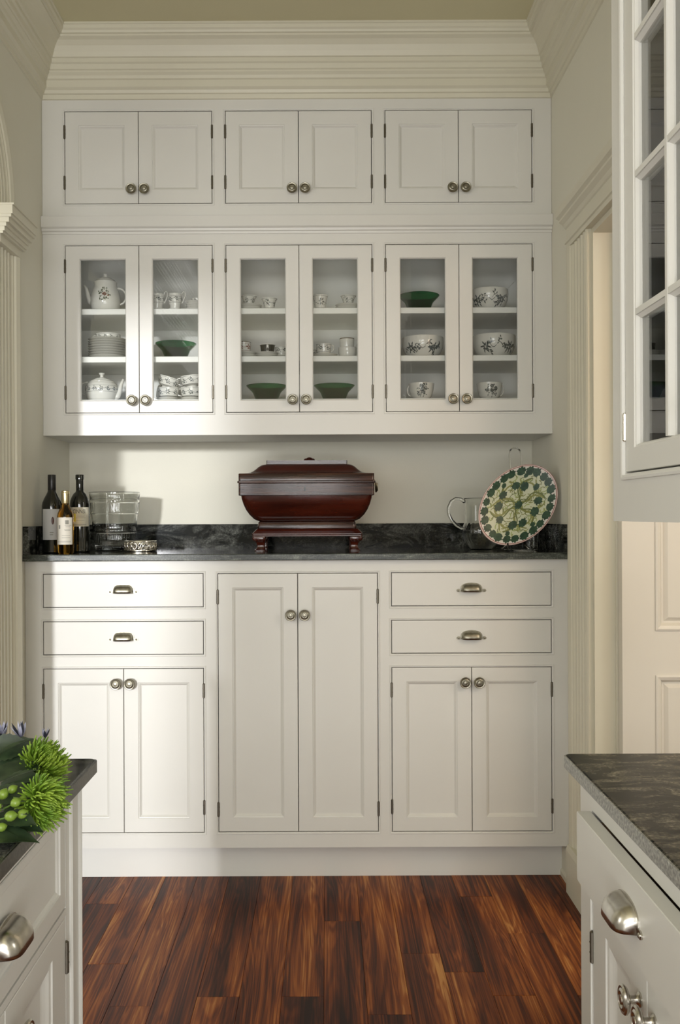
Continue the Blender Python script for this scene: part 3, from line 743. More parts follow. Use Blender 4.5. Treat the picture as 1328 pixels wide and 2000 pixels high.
# --- left glass case
pot=[(.040,0),(.046,.004),(.055,.012),(.0595,.032),(.0585,.052),(.053,.078),(.047,.098),(.0445,.108),(.045,.116)]
t=vessel('coffee_pot','tall white coffee pot with a floral bouquet print on the top shelf','coffee pot',208,YD,A_,pot,part='pot_body')
MB().lathe([(.0455,.116),(.0455,.119),(.042,.121),(.036,.128),(.022,.136),(.008,.1385),(.0055,.143),(.009,.148),(.008,.152),(0,.154)],36).build('lid',CHINA,t,smooth=True)
MB().tube([(-.045,0,.030),(-.062,0,.045),(-.070,0,.070),(-.076,0,.093),(-.086,0,.108)],lambda u:.013*(1-u)+.0055*u,10).build('spout',CHINA,t,smooth='all')
ring_handle(t,1,.048,.030,.095,.034,.004)
rn=random.Random(4); d=Decal(pot,.12)
for k in range(7): d.spray(.0,.062,2*pi*k/7+.2,.022,rn,.0065,.011)
for x,z in ((-.012,.070),(.014,.072),(0,.085),(.004,.045)): d.flower(x,z,.0075,6,rn)
d.done(t,INKG); d=Decal(pot,.12,.0008); d.flower(.001,.062,.010,8,rn); d.leaf(.012,.055,.010,.006,.3); d.done(t,INKR)
gold=Decal(pot,0,.0003)
def mugprof(r,h,fl=1.05): return [(r*.72,0),(r*.9,.003),(r*.97,h*.3),(r*.98,h*.6),(r*fl,h*.92),(r*fl,h)]
cream=[(.019,0),(.021,.003),(.021,.024),(.026,.036),(.029,.050),(.026,.066),(.027,.071)]
for px,lab,sd in ((309,'white floral creamer with looped handle, cut off by the door stile',2),(344,'white floral creamer in the middle beside the stacked saucers',3)):
    t=vessel('creamer',lab,'creamer',px,YD,A_,cream,group='white floral creamers on the top shelf',part='creamer_body')
    band_print(t,cream,.036,.058,seed=sd)
    MB().tube([(.025,0,.066),(.030,0,.079),(.036,0,.083),(.041,0,.076),(.0405,0,.064),(.036,0,.052),(.030,0,.040),(.0255,0,.034)],.0024,8).build('handle',CHINA,t,smooth='all')
def saucer_prof(r,h=.014): return [(r*.55,0),(r*.57,.003),(r*.75,h*.5),(r*.93,h*.85),(r,h)]
SNAME=['bottom','second','third','fourth','fifth','sixth','seventh','eighth','ninth']
def stack(px,Y,zb,r,n,dz,labf,group,name='saucer',cat='saucer',h=.014):
    first=None
    for k in range(n):
        if first is None:
            first=vessel(name,labf(k),cat,px,Y,zb,saucer_prof(r,h),group=group,part='well',t=.0025)
        else:
            o=first.copy(); C.objects.link(o); o.location=(first.location[0],first.location[1],zb+k*dz); o['label']=labf(k)
            for ch in list(first.children):
                c=ch.copy(); C.objects.link(c); c.parent=o
    return zb+(n-1)*dz
zt=stack(385,YD,A_,.042,4,.0085,lambda k:'white saucer, %s from the base of the stack right of the creamers'%SNAME[k],'saucers stacked beside the creamers')
cupS=[(.016,0),(.020,.004),(.027,.014),(.030,.028),(.031,.030)]
t=vessel('teacup','low floral teacup on top of the saucer stack','cup',388,YD,zt+.004,[(.018,0),(.023,.003),(.026,.012),(.0265,.022)],part='cup_body'); band_print(t,[(.018,0),(.023,.003),(.026,.012),(.0265,.022)],.005,.019,seed=9)
zt=stack(212,3.89,B_,.078,8,.0098,lambda k:'white plate, %s from the base of the tall plate stack'%SNAME[k],'plates stacked on the middle shelf','plate','plate',.013)
sb=[(.030,0),(.040,.003),(.047,.012),(.049,.024),(.050,.030)]
t=vessel('sugar_bowl','low floral bowl with side handle on top of the plate stack','bowl',213,3.89,zt+.004,sb); band_print(t,sb,.005,.025,seed=5); ring_handle(t,-1,.046,.004,.026,.020,.0025)
GB=[(.040,0),(.042,.004),(.047,.014),(.056,.036),(.060,.041),(.072,.053),(.081,.062),(.082,.065)]
def gbowl(px,Y,zb,label):
    return vessel('glass_bowl',label,'bowl',px,Y,zb,GB,GREEN,'emerald green glass bowls',t=.003,part='bowl_body',seg=56)
gbowl(345,3.889,B_,'emerald green glass bowl with a white plate behind it')
pl=thing('plate','white plate leaning behind the green bowl in the left pair of doors','plate',(xx(322,4.05),4.05,B_))
MB(lambda x,y,z:(x,y*cos(1.15)-z*sin(1.15)+.02,y*sin(1.15)+z*cos(1.15)+.052)).lathe(wallprof(saucer_prof(.060),.0025),40).build('well',CHINA,pl,smooth=True)
tp=[(.042,0),(.050,.004),(.057,.014),(.062,.030),(.065,.046),(.064,.064),(.057,.076),(.050,.080)]
t=vessel('teapot','round white teapot with a floral band and domed lid','teapot',200,3.885,C_,tp,part='pot_body')
MB().lathe([(.053,.079),(.053,.082),(.047,.086),(.036,.0885),(.035,.0915),(.022,.098),(.009,.101),(.006,.106),(.0075,.110),(.0125,.115),(.011,.118),(0,.1195)],36).build('lid',CHINA,t,smooth=True)
MB().tube([(.050,0,.020),(.064,0,.026),(.072,0,.046),(.078,0,.072),(.087,0,.094)],lambda u:.016*(1-u)+.0045*u,10).build('spout',CHINA,t,smooth='all')
ring_handle(t,-1,.055,.030,.082,.030,.0035); band_print(t,tp,.040,.062,seed=6)
cupC=[(.019,0),(.021,.003),(.022,.009),(.036,.015),(.041,.026),(.0425,.040),(.044,.049)]
def tcup(px,Y,zb,label,prof=cupC,side=1,seed=1,tilt=0,group='floral teacups',bz=(.016,.044),mat=CHINA,ink=None,hn=True,ho=.020):
    t=vessel('teacup',label,'cup',px,Y,zb,prof,mat,group,part='cup_body')
    H=prof[-1][1]
    if bz: band_print(t,prof,H*bz[0]/.049,H*bz[1]/.049,seed=seed,mat=ink)
    if hn: ring_handle(t,side,prof[-3][0]-.002,H*.35,H*.9,ho,.0021,up=.006)
    t.rotation_euler=(0,tilt,0); return t
zt=C_
stack(328,3.87,C_,.046,1,.01,lambda k:'white saucer under the two tumbled floral cups','saucers on the bottom shelf')
tcup(330,3.87,C_+.006,'floral teacup, lower of the tumbled pair left of the handled cups',seed=11,hn=False)
tcup(326,3.875,C_+.050,'floral teacup tipped over the cup beneath it',seed=12,tilt=.30,hn=False)
s_=thing('saucer','floral saucer standing on edge beside the tumbled cups','saucer',(xx(309,3.90),3.90,C_))
MB(lambda x,y,z:(z*cos(.2)+x*sin(.2)-.0,y,x*cos(.2)-z*sin(.2)+.0466)).lathe(wallprof(saucer_prof(.045),.0025),40).build('well',CHINA,s_,smooth=True)
stack(374,3.87,C_,.043,1,.01,lambda k:'white saucer under the two stacked handled cups','saucers on the bottom shelf')
tcup(375,3.87,C_+.006,'floral teacup, lower of the stacked pair with handles to the left',side=-1,seed=13)
tcup(377,3.87,C_+.053,'floral teacup stacked on top with its handle to the left',side=-1,seed=14,tilt=-.10)
# --- middle glass case
tulip=[(.013,0),(.016,.002),(.017,.005),(.020,.018),(.024,.032),(.030,.041),(.031,.044)]
zt=stack(490,YD,A_,.048,2,.010,lambda k:'white saucer, %s under the flared cup at the far left of its shelf'%('lower' if k==0 else 'upper'),'saucers on the top shelf of the middle doors')
tcup(488,YD,zt+.007,'small flared floral cup raised on two saucers at the left',tulip,seed=21,hn=False,bz=(.010,.044),group='small flared floral cups')
tcup(528,3.85,A_,'low flared floral cup standing directly on the shelf',[(.013,0),(.018,.003),(.021,.020),(.025,.035),(.031,.045),(.031,.047)],seed=22,hn=False,bz=(.010,.044),group='small flared floral cups')
tcup(627,YD,A_,'taller flared floral cup left of the one on saucers',[(.015,0),(.020,.003),(.024,.030),(.027,.048),(.031,.060),(.031,.062)],seed=23,hn=False,bz=(.010,.044),group='small flared floral cups')
zt=stack(681,YD,A_,.050,2,.010,lambda k:'white saucer, %s under the flared cup at the right of its shelf'%('lower' if k==0 else 'upper'),'saucers on the top shelf of the middle doors')
tcup(682,YD,zt+.007,'small flared floral cup raised on two saucers at the right',tulip,seed=24,hn=False,bz=(.010,.044),group='small flared floral cups')
strt=[(.022,0),(.0265,.003),(.027,.02),(.0275,.046),(.0278,.048)]
zt=stack(481,YD,B_,.046,2,.010,lambda k:'white saucer, %s under the red patterned cup'%('lower' if k==0 else 'upper'),'saucers on the middle shelf')
t=tcup(478,YD,zt+.007,'straight cup with a red and brown pattern and dark rim',strt,seed=25,ink=INKR,hn=False,bz=(.014,.040),group='cups on the middle shelf')
MB().lathe([(.0272,.0485),(.0284,.0475),(.0284,.0462),(.0276,.046)],36).build('rim_band',BRRIM,t,smooth=True)
zt=stack(523,YD,B_,.046,2,.008,lambda k:'white saucer, %s under the black and white cup'%('lower' if k==0 else 'upper'),'saucers on the middle shelf')
bk=[(.020,0),(.025,.003),(.0275,.018),(.029,.036),(.030,.038)]
t=vessel('teacup','black glazed cup with a white stripe down its front','cup',524,YD,zt+.007,bk,INKK,'cups on the middle shelf',part='cup_body')
d=Decal(bk,.05); d.strip([(0,.003),(0,.036)],.008); d.done(t,CHINA,'white_stripe'); MB().lathe([(.0295,.0375),(.031,.0372),(.031,.040),(.0295,.0395)],36).build('rim_band',CHINA,t,smooth=True)
sm=[(.017,0),(.021,.003),(.024,.016),(.025,.036),(.0255,.038)]
tcup(551,3.90,B_+.012,'small floral cup half hidden behind the stile, beside the black cup',sm,side=-1,seed=26,group='cups on the middle shelf',ho=.010)
stack(551,3.90,B_,.040,1,.01,lambda k:'white saucer under the half hidden floral cup','saucers on the middle shelf')
stack(636,YD,B_,.050,1,.01,lambda k:'white saucer under the handled floral cup','saucers on the middle shelf')
tcup(634,YD,B_+.010,'floral cup with a handle to the right, left of the tall white cup',[(.018,0),(.023,.003),(.028,.018),(.030,.042),(.031,.046)],side=1,seed=27,group='cups on the middle shelf',ho=.014)
tcup(608,3.90,B_,'floral cup mostly hidden by the left stile of its door',sm,side=1,seed=28,group='cups on the middle shelf',ho=.012)
t=vessel('dessert_bowl','small plain white bowl under the brown-rimmed cup','bowl',680,YD,B_,[(.020,0),(.030,.003),(.035,.018),(.036,.038),(.036,.042)],part='bowl_body')
mg=[(.020,0),(.026,.003),(.028,.018),(.029,.050),(.029,.052)]
t=tcup(679,YD,B_+.026,'tall white cup with a brown rim and printed handle',mg,side=1,seed=29,hn=True,bz=None,group='cups on the middle shelf',ho=.016)
MB().lathe([(.0283,.053),(.0298,.052),(.0298,.0492),(.029,.049)],36).build('rim_band',BRRIM,t,smooth=True)
gbowl(522,3.889,C_,'emerald green glass bowl in the third glass door from the left, bottom shelf')
gbowl(654,3.889,C_,'emerald green glass bowl in the fourth glass door from the left, bottom shelf')
# --- right glass case
gbowl(820,3.889,A_,'emerald green glass bowl on the top shelf of the right doors')
def bigbowl(px,Y,zb,R,H,label,seed,handle=0,small=False):
    pr=[(R*.55,0),(R*.60,.004),(R*.84,H*.25),(R*.97,H*.52),(R*1.0,H*.8),(R*.985,H)]
    if small: pr=[(R*.45,0),(R*.5,.003),(R*.78,H*.22),(R*.93,H*.55),(R*1.0,H*.97),(R*1.0,H)]
    t=vessel('serving_bowl' if not small else 'handled_bowl',label,'bowl',px,Y,zb,pr,group='white bowls with grey flower prints',part='bowl_body',seg=52)
    rn=random.Random(seed); d=Decal(pr,0)
    k=H/.085
    if not small:
        for x in (-.052,.045):
            x+=rn.uniform(-.01,.01); z=H*.42
            d.flower(x,z,.016*k,9,rn)
            for q in range(6): d.leaf(x+.011*cos(q),z+.011*sin(q),.015*k,.006,q*1.05+rn.uniform(-.3,.3))
            for q in range(4): d.spray(x,z,rn.choice([0,pi])+rn.uniform(-.7,.7),.034,rn,.007,.014)
        d.strip([(-.04+.01*i,H*(.50+.12*sin(i*1.3+seed))) for i in range(9)],.0022)
        d.spray(.0,H*.5,.9,.03,rn,.007,.012); d.spray(.012,H*.6,-.7,.03,rn,.008,.014)
    else:
        for q in range(9): d.flower(rn.uniform(-.022,.024),H*rn.uniform(.3,.9),.0085,7,rn)
        for q in range(9): d.spray(0,H*.55,q*.7,.022,rn,.005,.009)
    d.done(t,INK)
    if handle: ring_handle(t,handle,R*.80,H*.28,H*.92,R*.30,.0028)
    return t
t=bigbowl(957,3.885,A_,.076,.083,'white bowl with grey flowers on the top shelf, ladle in it',31)
ld=thing('ladle','thin pale ladle handle sticking out of the topmost flowered bowl','ladle',(xx(957,3.9)+.04,3.885,A_+.030))
MB().tube([(-.01,0,0),(.008,0,.024),(.030,0,.060),(.058,0,.088)],.0014,8).build('handle',CHINA,ld,smooth='all')
MB().lathe([(0,-.016),(.010,-.014),(.016,-.006),(.018,.0),(.016,.0),(.009,-.010),(0,-.012)],20,c=(-.018,0,.002)).build('ladle_cup',CHINA,ld,smooth='all')
bigbowl(827,3.90,B_,.084,.084,'wide white bowl with grey flowers, left of its twin on the middle shelf',32)
bigbowl(966,3.90,B_,.087,.090,'wide white bowl with trailing grey flowers, right one on the middle shelf',33)
bigbowl(824,YD,C_,.051,.068,'small flower printed bowl with its handle on the left',34,-1,True)
bigbowl(957,YD,C_,.051,.068,'small flower printed bowl with its handle on the right',35,1,True)

# ------------------------------------------------------------------ things on the high counter
def cyl_patch(parent,name,r,a0,a1,z0,z1,mat,off=.0005):
    m=MB(); n=max(3,int(abs(a1-a0)/.12)); R=[]
    for k in range(n+1):
        a=-pi/2+a0+(a1-a0)*k/n
        R.append([((r+o)*cos(a),(r+o)*sin(a),z) for o,z in ((-.0003,z0),(off,z0),(off,z1),(-.0003,z1))])
    m.loft(R); return m.build(name,mat,parent,smooth=False)
def text_on(parent,txt,size,r,a,z,mat,sx=1.0,off=.0010):
    cu=bpy.data.curves.new('text','FONT'); cu.body=txt; cu.size=size; cu.align_x='CENTER'; cu.resolution_u=2; cu.fill_mode='FRONT'
    o=bpy.data.objects.new('text',cu); C.objects.link(o); bpy.context.view_layer.update()
    me=bpy.data.meshes.new_from_object(o.evaluated_get(bpy.context.evaluated_depsgraph_get())); bpy.data.objects.remove(o)
    for v in me.vertices:
        th=-pi/2+a+v.co.x*sx/r; zz_=z+v.co.y; v.co=((r+off)*cos(th),(r+off)*sin(th),zz_)
    me.materials.clear(); me.materials.append(mat); o=bpy.data.objects.new('lettering',me); C.objects.link(o); o.parent=parent; return o
def bottle(name,label,px,Y,prof,glass,group='wine bottles at the left end of the counter'):
    t=thing(name,label,'bottle',((px-PX)*Y/F,Y,HTO),group)
    MB().lathe([(0,0)]+prof+[(0,prof[-1][1])],40).build('glass_body',glass,t,smooth=True); return t
R1=.0375
bp=[(R1-.004,0),(R1,.004),(R1,.178),(R1-.002,.190),(R1-.008,.205),(.0215,.220),(.0165,.230),(.0145,.240)]
t=bottle('wine_bottle','tall dark wine bottle with a plain grey label, nearest the left wall',101.5,3.665,bp,WINEG)
MB().lathe([(.0140,.236),(.0150,.238),(.0150,.294),(.0140,.296),(0,.296)],28).build('capsule',CAPS,t,smooth=True)
lab=cyl_patch(t,'label',R1,-.80,1.3,.050,.166,LAB1)
cyl_patch(lab,'printed_line',R1,.05,.42,.076,.079,INKL2,.0009).parent=lab; cyl_patch(lab,'printed_line',R1,.05,.38,.068,.071,INKL2,.0009)
d=Decal([(R1,0),(R1,.2)],0,.0010); d.poly([(.0125+.0052*cos(2*pi*k/16),.122+.0145*sin(2*pi*k/16)) for k in range(16)]); d.done(lab,BRRIM,'oval_emblem')
R2=.0385
bp=[(R2-.004,0),(R2,.004),(R2,.185),(R2-.002,.198),(R2-.007,.212),(.025,.224),(.0165,.232),(.0145,.238),(.0142,.240)]
t=bottle('wine_bottle','tall dark wine bottle with a lettered cream label, beside the glass bucket',156,3.745,bp,WINEG)
MB().lathe([(.0140,.236),(.0146,.238),(.0148,.280),(.0165,.281),(.0165,.296),(.0155,.299),(0,.299)],28).build('capsule',WINEG,t,smooth=True)
lab=cyl_patch(t,'label',R2,-1.25,1.25,.099,.173,LAB3)
text_on(lab,'CINNSI',.023,R2,.16,.149,INKL,.66)
cyl_patch(lab,'yellow_patch',R2,-.45,-.16,.118,.148,INKY,.0008)
for z,a,b in ((.142,.0,.75),(.137,.0,.7),(.1315,-.1,.8),(.122,-.1,.7),(.107,-.4,.9),(.104,-.4,.9)): cyl_patch(lab,'printed_line',R2,a,b,z,z+.0013,INKL2,.0009)
R3=.0305
bp=[(R3-.003,0),(R3,.004),(R3,.140),(R3-.002,.150),(R3-.008,.163),(.0175,.173),(.0142,.182),(.0138,.20)]
t=bottle('half_bottle','small half bottle of amber wine with gold capsule and cream label',128,3.60,bp,AMBER)
MB().lathe([(0,.186),(.0138,.186),(.0142,.187),(.0142,.218),(.0152,.219),(.0152,.226),(.0145,.2275),(.0145,.2315),(.011,.234),(0,.234)],28).build('capsule',CAPS if False else newmat('gold_foil',(.72,.62,.38),.3,1),t,smooth=True)
lab=cyl_patch(t,'label',R3,-1.15,1.15,.034,.134,LAB2)
cyl_patch(lab,'crest',R3,.22,.62,.109,.124,INKL2,.0009); cyl_patch(lab,'crest',R3,-.62,-.40,.092,.106,INKL2,.0009)
for z,a,b in ((.104,.15,1.0),(.099,.25,.8),(.089,.1,.85),(.085,.15,.8),(.066,-.2,.8),(.058,-.2,.8),(.046,-.9,.9),(.0425,-.9,.9)): cyl_patch(lab,'printed_line',R3,a,b,z,z+.0012,INKL2,.0009)

bt=thing('ice_bucket','large clear cut-glass ice bucket with ribbed bands beside the wine bottles','ice bucket',((224-PX)*3.90/F,3.90,HTO))
ro=lambda h:.074+(h/.233)**.8*.0275
Z_=[0,.004,.010,.030,.031,.070,.0715,.078,.080,.084,.110,.146,.148,.154,.156,.190,.192,.198,.200,.204,.231,.233]
op=[(ro(h)-(.006 if h==0 else 0)+(.0022 if any(a<=h<=b for a,b in ((.0715,.080),(.148,.156),(.192,.200))) else 0),h) for h in Z_]
def rib(a,h):
    rb=(.012<h<.0705) or (.157<h<.191); return 1+(.010*cos(a*46) if rb else 0)
m=MB(); m.lathe(op,184,mod=rib,cap0=True); 
inn=[(ro(h)-.0045,h) for h in (.233,.2,.15,.1,.05,.022)]
m2=MB(); m2.lathe(op+[(ro(.233)-.002,.2345)]+inn+[(0.0001,.018)],184,mod=lambda a,h: rib(a,h),cap0=True,cap1=True)
m2.build('bucket_body',CLEAR,bt,smooth=True)
sc=thing('wine_coaster','low pierced silver coaster in front of the glass bucket','coaster',((274-PX)*3.795/F,3.795,HTO))
MB().lathe([(0,0),(.060,0),(.064,.002),(.064,.006),(.0625,.0065),(.0625,.003),(0,.003)],48).build('tray',SILV,sc,smooth=True)
MB().lathe([(.061,.036),(.0635,.0355),(.066,.038),(.0655,.0405),(.063,.0415),(.061,.039)],48).lathe([(.0605,.0395),(.061,.036)],48).build('rim',SILV,sc,smooth=True)
for k in range(18):
    a=2*pi*k/18; m=MB()
    def P_(u,v): 
        th=a+u/.0625; return (.0625*cos(th),.0625*sin(th),.021+v)
    m.tube([P_(.0085*cos(2*pi*j/12),.0105*sin(2*pi*j/12)) for j in range(12)],.0019,5,closed=True)
    m.tube([P_(-.008+.016*j/6,.015*sin(pi*(j/6*2-1))) for j in range(7)],.0018,5)
    m.tube([P_(.0108,-.0145),P_(.009,0),P_(.0108,.0145)],.0021,5)
    m.build('scroll',SILV,sc,smooth='all')

# oxblood box
def rrect(hx,hy,r,z,n=5):
    pts=[]
    for cx,cy,a0 in ((hx-r,hy-r,0),(-hx+r,hy-r,pi/2),(-hx+r,-hy+r,pi),(hx-r,-hy+r,3*pi/2)):
        for k in range(n): 
            a=a0+pi/2*k/(n-1); pts.append((cx+r*cos(a),cy+r*sin(a),z))
    return pts
BXc,BYc=xx(598.5,3.70),3.868
ZB=lambda y: zz(y,3.70)
bxt=thing('lacquer_box','large oxblood lacquered wooden box with a domed lid, in the middle of the counter','box',(BXc,BYc,ZB(1033)))
def bl(rings,name,mat,par=bxt,r=.012,dd=.095):
    m=MB(); m.loft([rrect(h,h-dd,min(r if len(q)==0 else q[0],h-dd-.002),z-par.location[2]) for h,z,*q in rings]); return m.build(name,mat,par,smooth=True)
bl([(.192,ZB(1033)),(.193,ZB(1031)),(.190,ZB(1020)),(.188,ZB(1018.5))],'foot',LACQW)
bl([(.186,ZB(1018.4),.03),(.206,ZB(1014),.035),(.224,ZB(1005),.04),(.237,ZB(995),.04),(.246,ZB(984),.035),(.2515,ZB(973),.025),(.2525,ZB(966.5),.018)],'bowl',LACQ)
bl([(.2590,ZB(967)),(.2603,ZB(966.5)),(.2603,ZB(944)),(.2590,ZB(943.5))],'body_band',LACQW,r=.009)
bl([(.2600,ZB(943.4)),(.2640,ZB(943)),(.2650,ZB(941)),(.2640,ZB(938.6)),(.2600,ZB(938.4))],'seam_strip',LACQW,r=.009)
lid=bl([(.2595,ZB(938.3)),(.2603,ZB(937.8)),(.2603,ZB(925)),(.2590,ZB(924))],'lid_band',LACQW,r=.009)
m=MB(); m.loft([rrect(h,h-.095,.02,z-bxt.location[2]) for h,z in ((.2585,ZB(924)),(.243,1.5035),(.228,1.506),(.212,1.512),(.200,1.521),(.190,1.531),(.178,1.539),(.163,1.5425),(.150,1.543))]); m.build('lid',LACQ,bxt,smooth=True)
m=MB(); m.loft([rrect(.159,.058,.003,z-bxt.location[2]) for z in (1.5425,1.558)]); m.build('lid_plinth',LACQW,bxt)
kn=MB(); zk=1.558-bxt.location[2]
kn.lathe([(0,0),(.013,0),(.010,.003),(.008,.006),(.012,.010),(.009,.014),(0,.016)],16,c=(.009,0,zk))
for sx in (-1,1): kn.lathe([(0,0),(.008,.001),(.009,.005),(.006,.009),(0,.011)],12,c=(.009+sx*.014,0,zk)); 
kn.build('knop',LACQ,bxt,smooth=True)
bail=MB(); zb_=ZB(941)-bxt.location[2]
bail.tube([(.2655,-.05,zb_),(.275,-.05,zb_-.003),(.277,-.048,zb_-.030),(.275,.0,zb_-.035),(.277,.048,zb_-.030),(.275,.05,zb_-.003),(.2655,.05,zb_)],.0032,8); bail.build('side_handle',BRASSD,bxt,smooth='all')
MB().box((.2645,-.058,zb_-.01),(.2675,-.042,zb_+.012)).box((.2645,.042,zb_-.01),(.2675,.058,zb_+.012)).build('handle_plate',BRASSD,bxt)
MB().box((-.009,-.1664,ZB(959)-bxt.location[2]),(-.003,-.1652,ZB(951)-bxt.location[2])).build('dark_notch',INKK,bxt)  # thin black chip standing in for a shaded notch in the band
std=thing('box_stand','low lacquered stand with carved feet under the domed box','stand',(BXc+.002,BYc,HTO))
z_=lambda y: ZB(y)-HT
m=MB(); m.loft([rrect(h,h-.10,.006,z) for h,z in ((.196,z_(1033)-.0006),(.199,z_(1034)),(.205,z_(1037)),(.212,z_(1041)),(.2145,z_(1042.5)),(.2145,z_(1044.5)),(.212,z_(1045)),(.2145,z_(1046)),(.2145,z_(1048)),(.209,z_(1049)))][::-1]); m.build('top_frame',LACQ,std)
hf=z_(1048.6)
for sx in (-1,1):
    for sy in (-1,1):
        m=MB(); cx,cy=sx*.186,sy*.086
        prof_=[(.0255,hf),(.0265,hf-.006),(.0250,hf-.014),(.0200,hf-.019),(.0165,hf-.026),(.0150,hf-.036),(.0165,hf-.046),(.0205,.004),(.0205,0)]
        m.loft([[(cx+p_[0]+sx*(r-.022)*.6,cy+p_[1]+sy*(r-.022)*.6,z) for p_ in rrect(r,r,r*.35,0,4)] for r,z in prof_]); m.build('foot',LACQ,std,smooth=True)
        m=MB()
        for k in range(3):
            pts=[(cx-.014+.014*k+.005*cos(t_),cy-sy*0-.027*1.0*(1 if sy<0 else -1)+(0),hf-.011+.006*sin(t_)) for t_ in [2*pi*j/9 for j in range(8)]]
            m.tube(pts,.0016,5)
        m.build('carving',LACQW,std,smooth='all')

# platter on acrylic easel
ex_c,ez_c=at(1012,986,3.62)
ps=thing('plate_easel','clear acrylic easel holding the leaf platter','easel',(ex_c+.01,3.65,HTO))
lean=.16
m=MB()
for sx in (-.022,.022):
    m.tube([(sx,.015,.038),(sx,.02,.10),(sx,.075,.370),(sx*.8,.079,.386)],.0028,8)
m.tube([(-.0176,.079,.386),(-.008,.081,.394),(.008,.081,.394),(.0176,.079,.386)],.0028,8); m.build('back_rest',ACRY,ps,smooth='all')
for sx in (-.055,.055):
    MB().tube([(sx,-.060,.032),(sx,-.060,.010),(sx,-.052,.0035),(sx,.08,.0035),(sx*.7,.082,.02),(sx*.4,.020,.040)],.0032,8).build('side_rail',ACRY,ps,smooth='all')
MB().tube([(-.055,.0,.0035),(.055,.0,.0035)],.003,8).build('cross_rail',ACRY,ps,smooth='all')
PA,PB,PHI=.1735,.1265,radians(47)
pt_=thing('oval_platter','oval cream platter painted with dark green leaves and curling vines','platter',(ex_c,3.625,ez_c))
def wv(r): return -.010+.016*max(0,(r-.35)/.65)**1.6
def pm(u,v,off=0):
    r=min(1.02,sqrt(u*u+v*v)); x=PA*u; y=PB*v
    X=x*cos(PHI)-y*sin(PHI); Zq=x*sin(PHI)+y*cos(PHI); w_=wv(r)+off
    return (X, -w_*cos(lean)+Zq*sin(lean), Zq*cos(lean)+w_*sin(lean))
def pr_ring(r,off,n=72): return [pm(r*cos(2*pi*k/n),r*sin(2*pi*k/n),off) for k in range(n)]
m=MB(); m.loft([pr_ring(.02,-.004),pr_ring(.5,-.004),pr_ring(.97,-.004),pr_ring(1,-.002),pr_ring(1,0),pr_ring(.985,.0008),pr_ring(.9,0),pr_ring(.7,0),pr_ring(.5,0),pr_ring(.3,0),pr_ring(.05,0)]); m.build('dish',PLATEW,pt_,smooth='all')
m=MB(); m.loft([pr_ring(.84,.0006)]+[pr_ring(r,.0005) for r in (.7,.5,.3,.03)],False,True); m.build('painted_ground',PLATE,pt_,smooth='all',flip=False)
m=MB(); m.loft([pr_ring(.975,.0011,90),pr_ring(.957,.0009,90)],False,False); m.loft([pr_ring(.999,.0012,90),pr_ring(.990,.0013,90)],False,False); m.build('pink_rim_line',PINK,pt_,flip=False)
def pfan(m,pts,off):
    n=len(pts); cx=sum(p[0] for p in pts)/n; cy=sum(p[1] for p in pts)/n
    m.add([pm(cx,cy,off)]+[pm(x,y,off) for x,y in pts],[(0,i+1,(i+1)%n+1) for i in range(n)])
asp=PA/PB
lobes=[(0,.06),(-.22,.10),(-.46,.26),(-.40,.40),(-.60,.58),(-.42,.72),(-.34,.92),(-.16,.88),(0,1.10),(.16,.88),(.34,.92),(.42,.72),(.60,.58),(.40,.40),(.46,.26),(.22,.10)]
def vleaf(m,cx,cy,S,a,off=.0013):
    pts=[]
    for lx,ly in lobes:
        lx*=S; ly=(ly-.5)*S
        X=lx*cos(a)-ly*sin(a); Y=lx*sin(a)+ly*cos(a); pts.append((cx+X,cy+Y*1.0*asp if False else cy+Y))
    pfan(m,pts,off)
def pstrip(m,pts,wd,off):
    n=len(pts); L=[];R=[]
    for i,(x,y) in enumerate(pts):
        x0,y0=pts[max(0,i-1)]; x1,y1=pts[min(n-1,i+1)]; d=sqrt((x1-x0)**2+(y1-y0)**2)+1e-9
        nx,ny=-(y1-y0)/d*wd/2,(x1-x0)/d*wd/2; L.append(pm(x+nx,y+ny,off)); R.append(pm(x-nx,y-ny,off))
    m.add(L+R,[(i,i+1,n+i+1,n+i) for i in range(n-1)])
rn=random.Random(3)
for k in range(24):
    a=2*pi*k/24+rn.uniform(-.03,.03); rr=.845; m=MB(); vleaf(m,rr*cos(a),rr*sin(a),.215+rn.uniform(-.02,.015),a-pi/2+rn.uniform(-.5,.5)); m.build('painted_leaf',LEAFP,pt_,flip=False)
inner=[(0.02,-.02,.20,.3),(.42,.22,.22,1.0),(.30,.42,.20,2.2),(-.05,.52,.20,3.0),(-.30,.38,.22,.4),(-.50,.10,.19,1.4),(-.40,-.28,.22,2.4),(-.22,-.46,.21,.2),(.15,-.50,.22,1.0),(.38,-.36,.20,2.0),(.58,-.05,.16,.6),(.62,.40,.12,0),(-.62,-.34,.12,1),(-.10,-.70,.12,2),(.12,.68,.12,.8)]
for x,y,s_,a in inner:
    m=MB(); vleaf(m,x,y,s_*1.05,a,.0015); m.build('painted_leaf',LEAFP,pt_,flip=False)
mv=MB(); mp_=MB(); md=MB()
for k in range(6):
    a0=2*pi*k/6+.3
    cx,cy=.38*cos(a0),.38*sin(a0)
    pts=[(cx+(.30-.010*j)*cos(a0+pi+.32*j),cy+(.30-.010*j)*sin(a0+pi+.32*j)) for j in range(19)]; pstrip(mv,pts,.040,.0011)
    pts=[(.70*cos(a0+.9*t_/14)*(1-.25*sin(t_/14*pi)),.70*sin(a0+.9*t_/14)*(1-.25*sin(t_/14*pi))) for t_ in range(15)]; pstrip(mv,pts,.034,.0012)
    pts=[((.08+.62*t_/12)*cos(a0+.55*sin(t_/12*pi)),(.08+.62*t_/12)*sin(a0+.55*sin(t_/12*pi))) for t_ in range(13)]; pstrip(md,pts,.032,.00125)
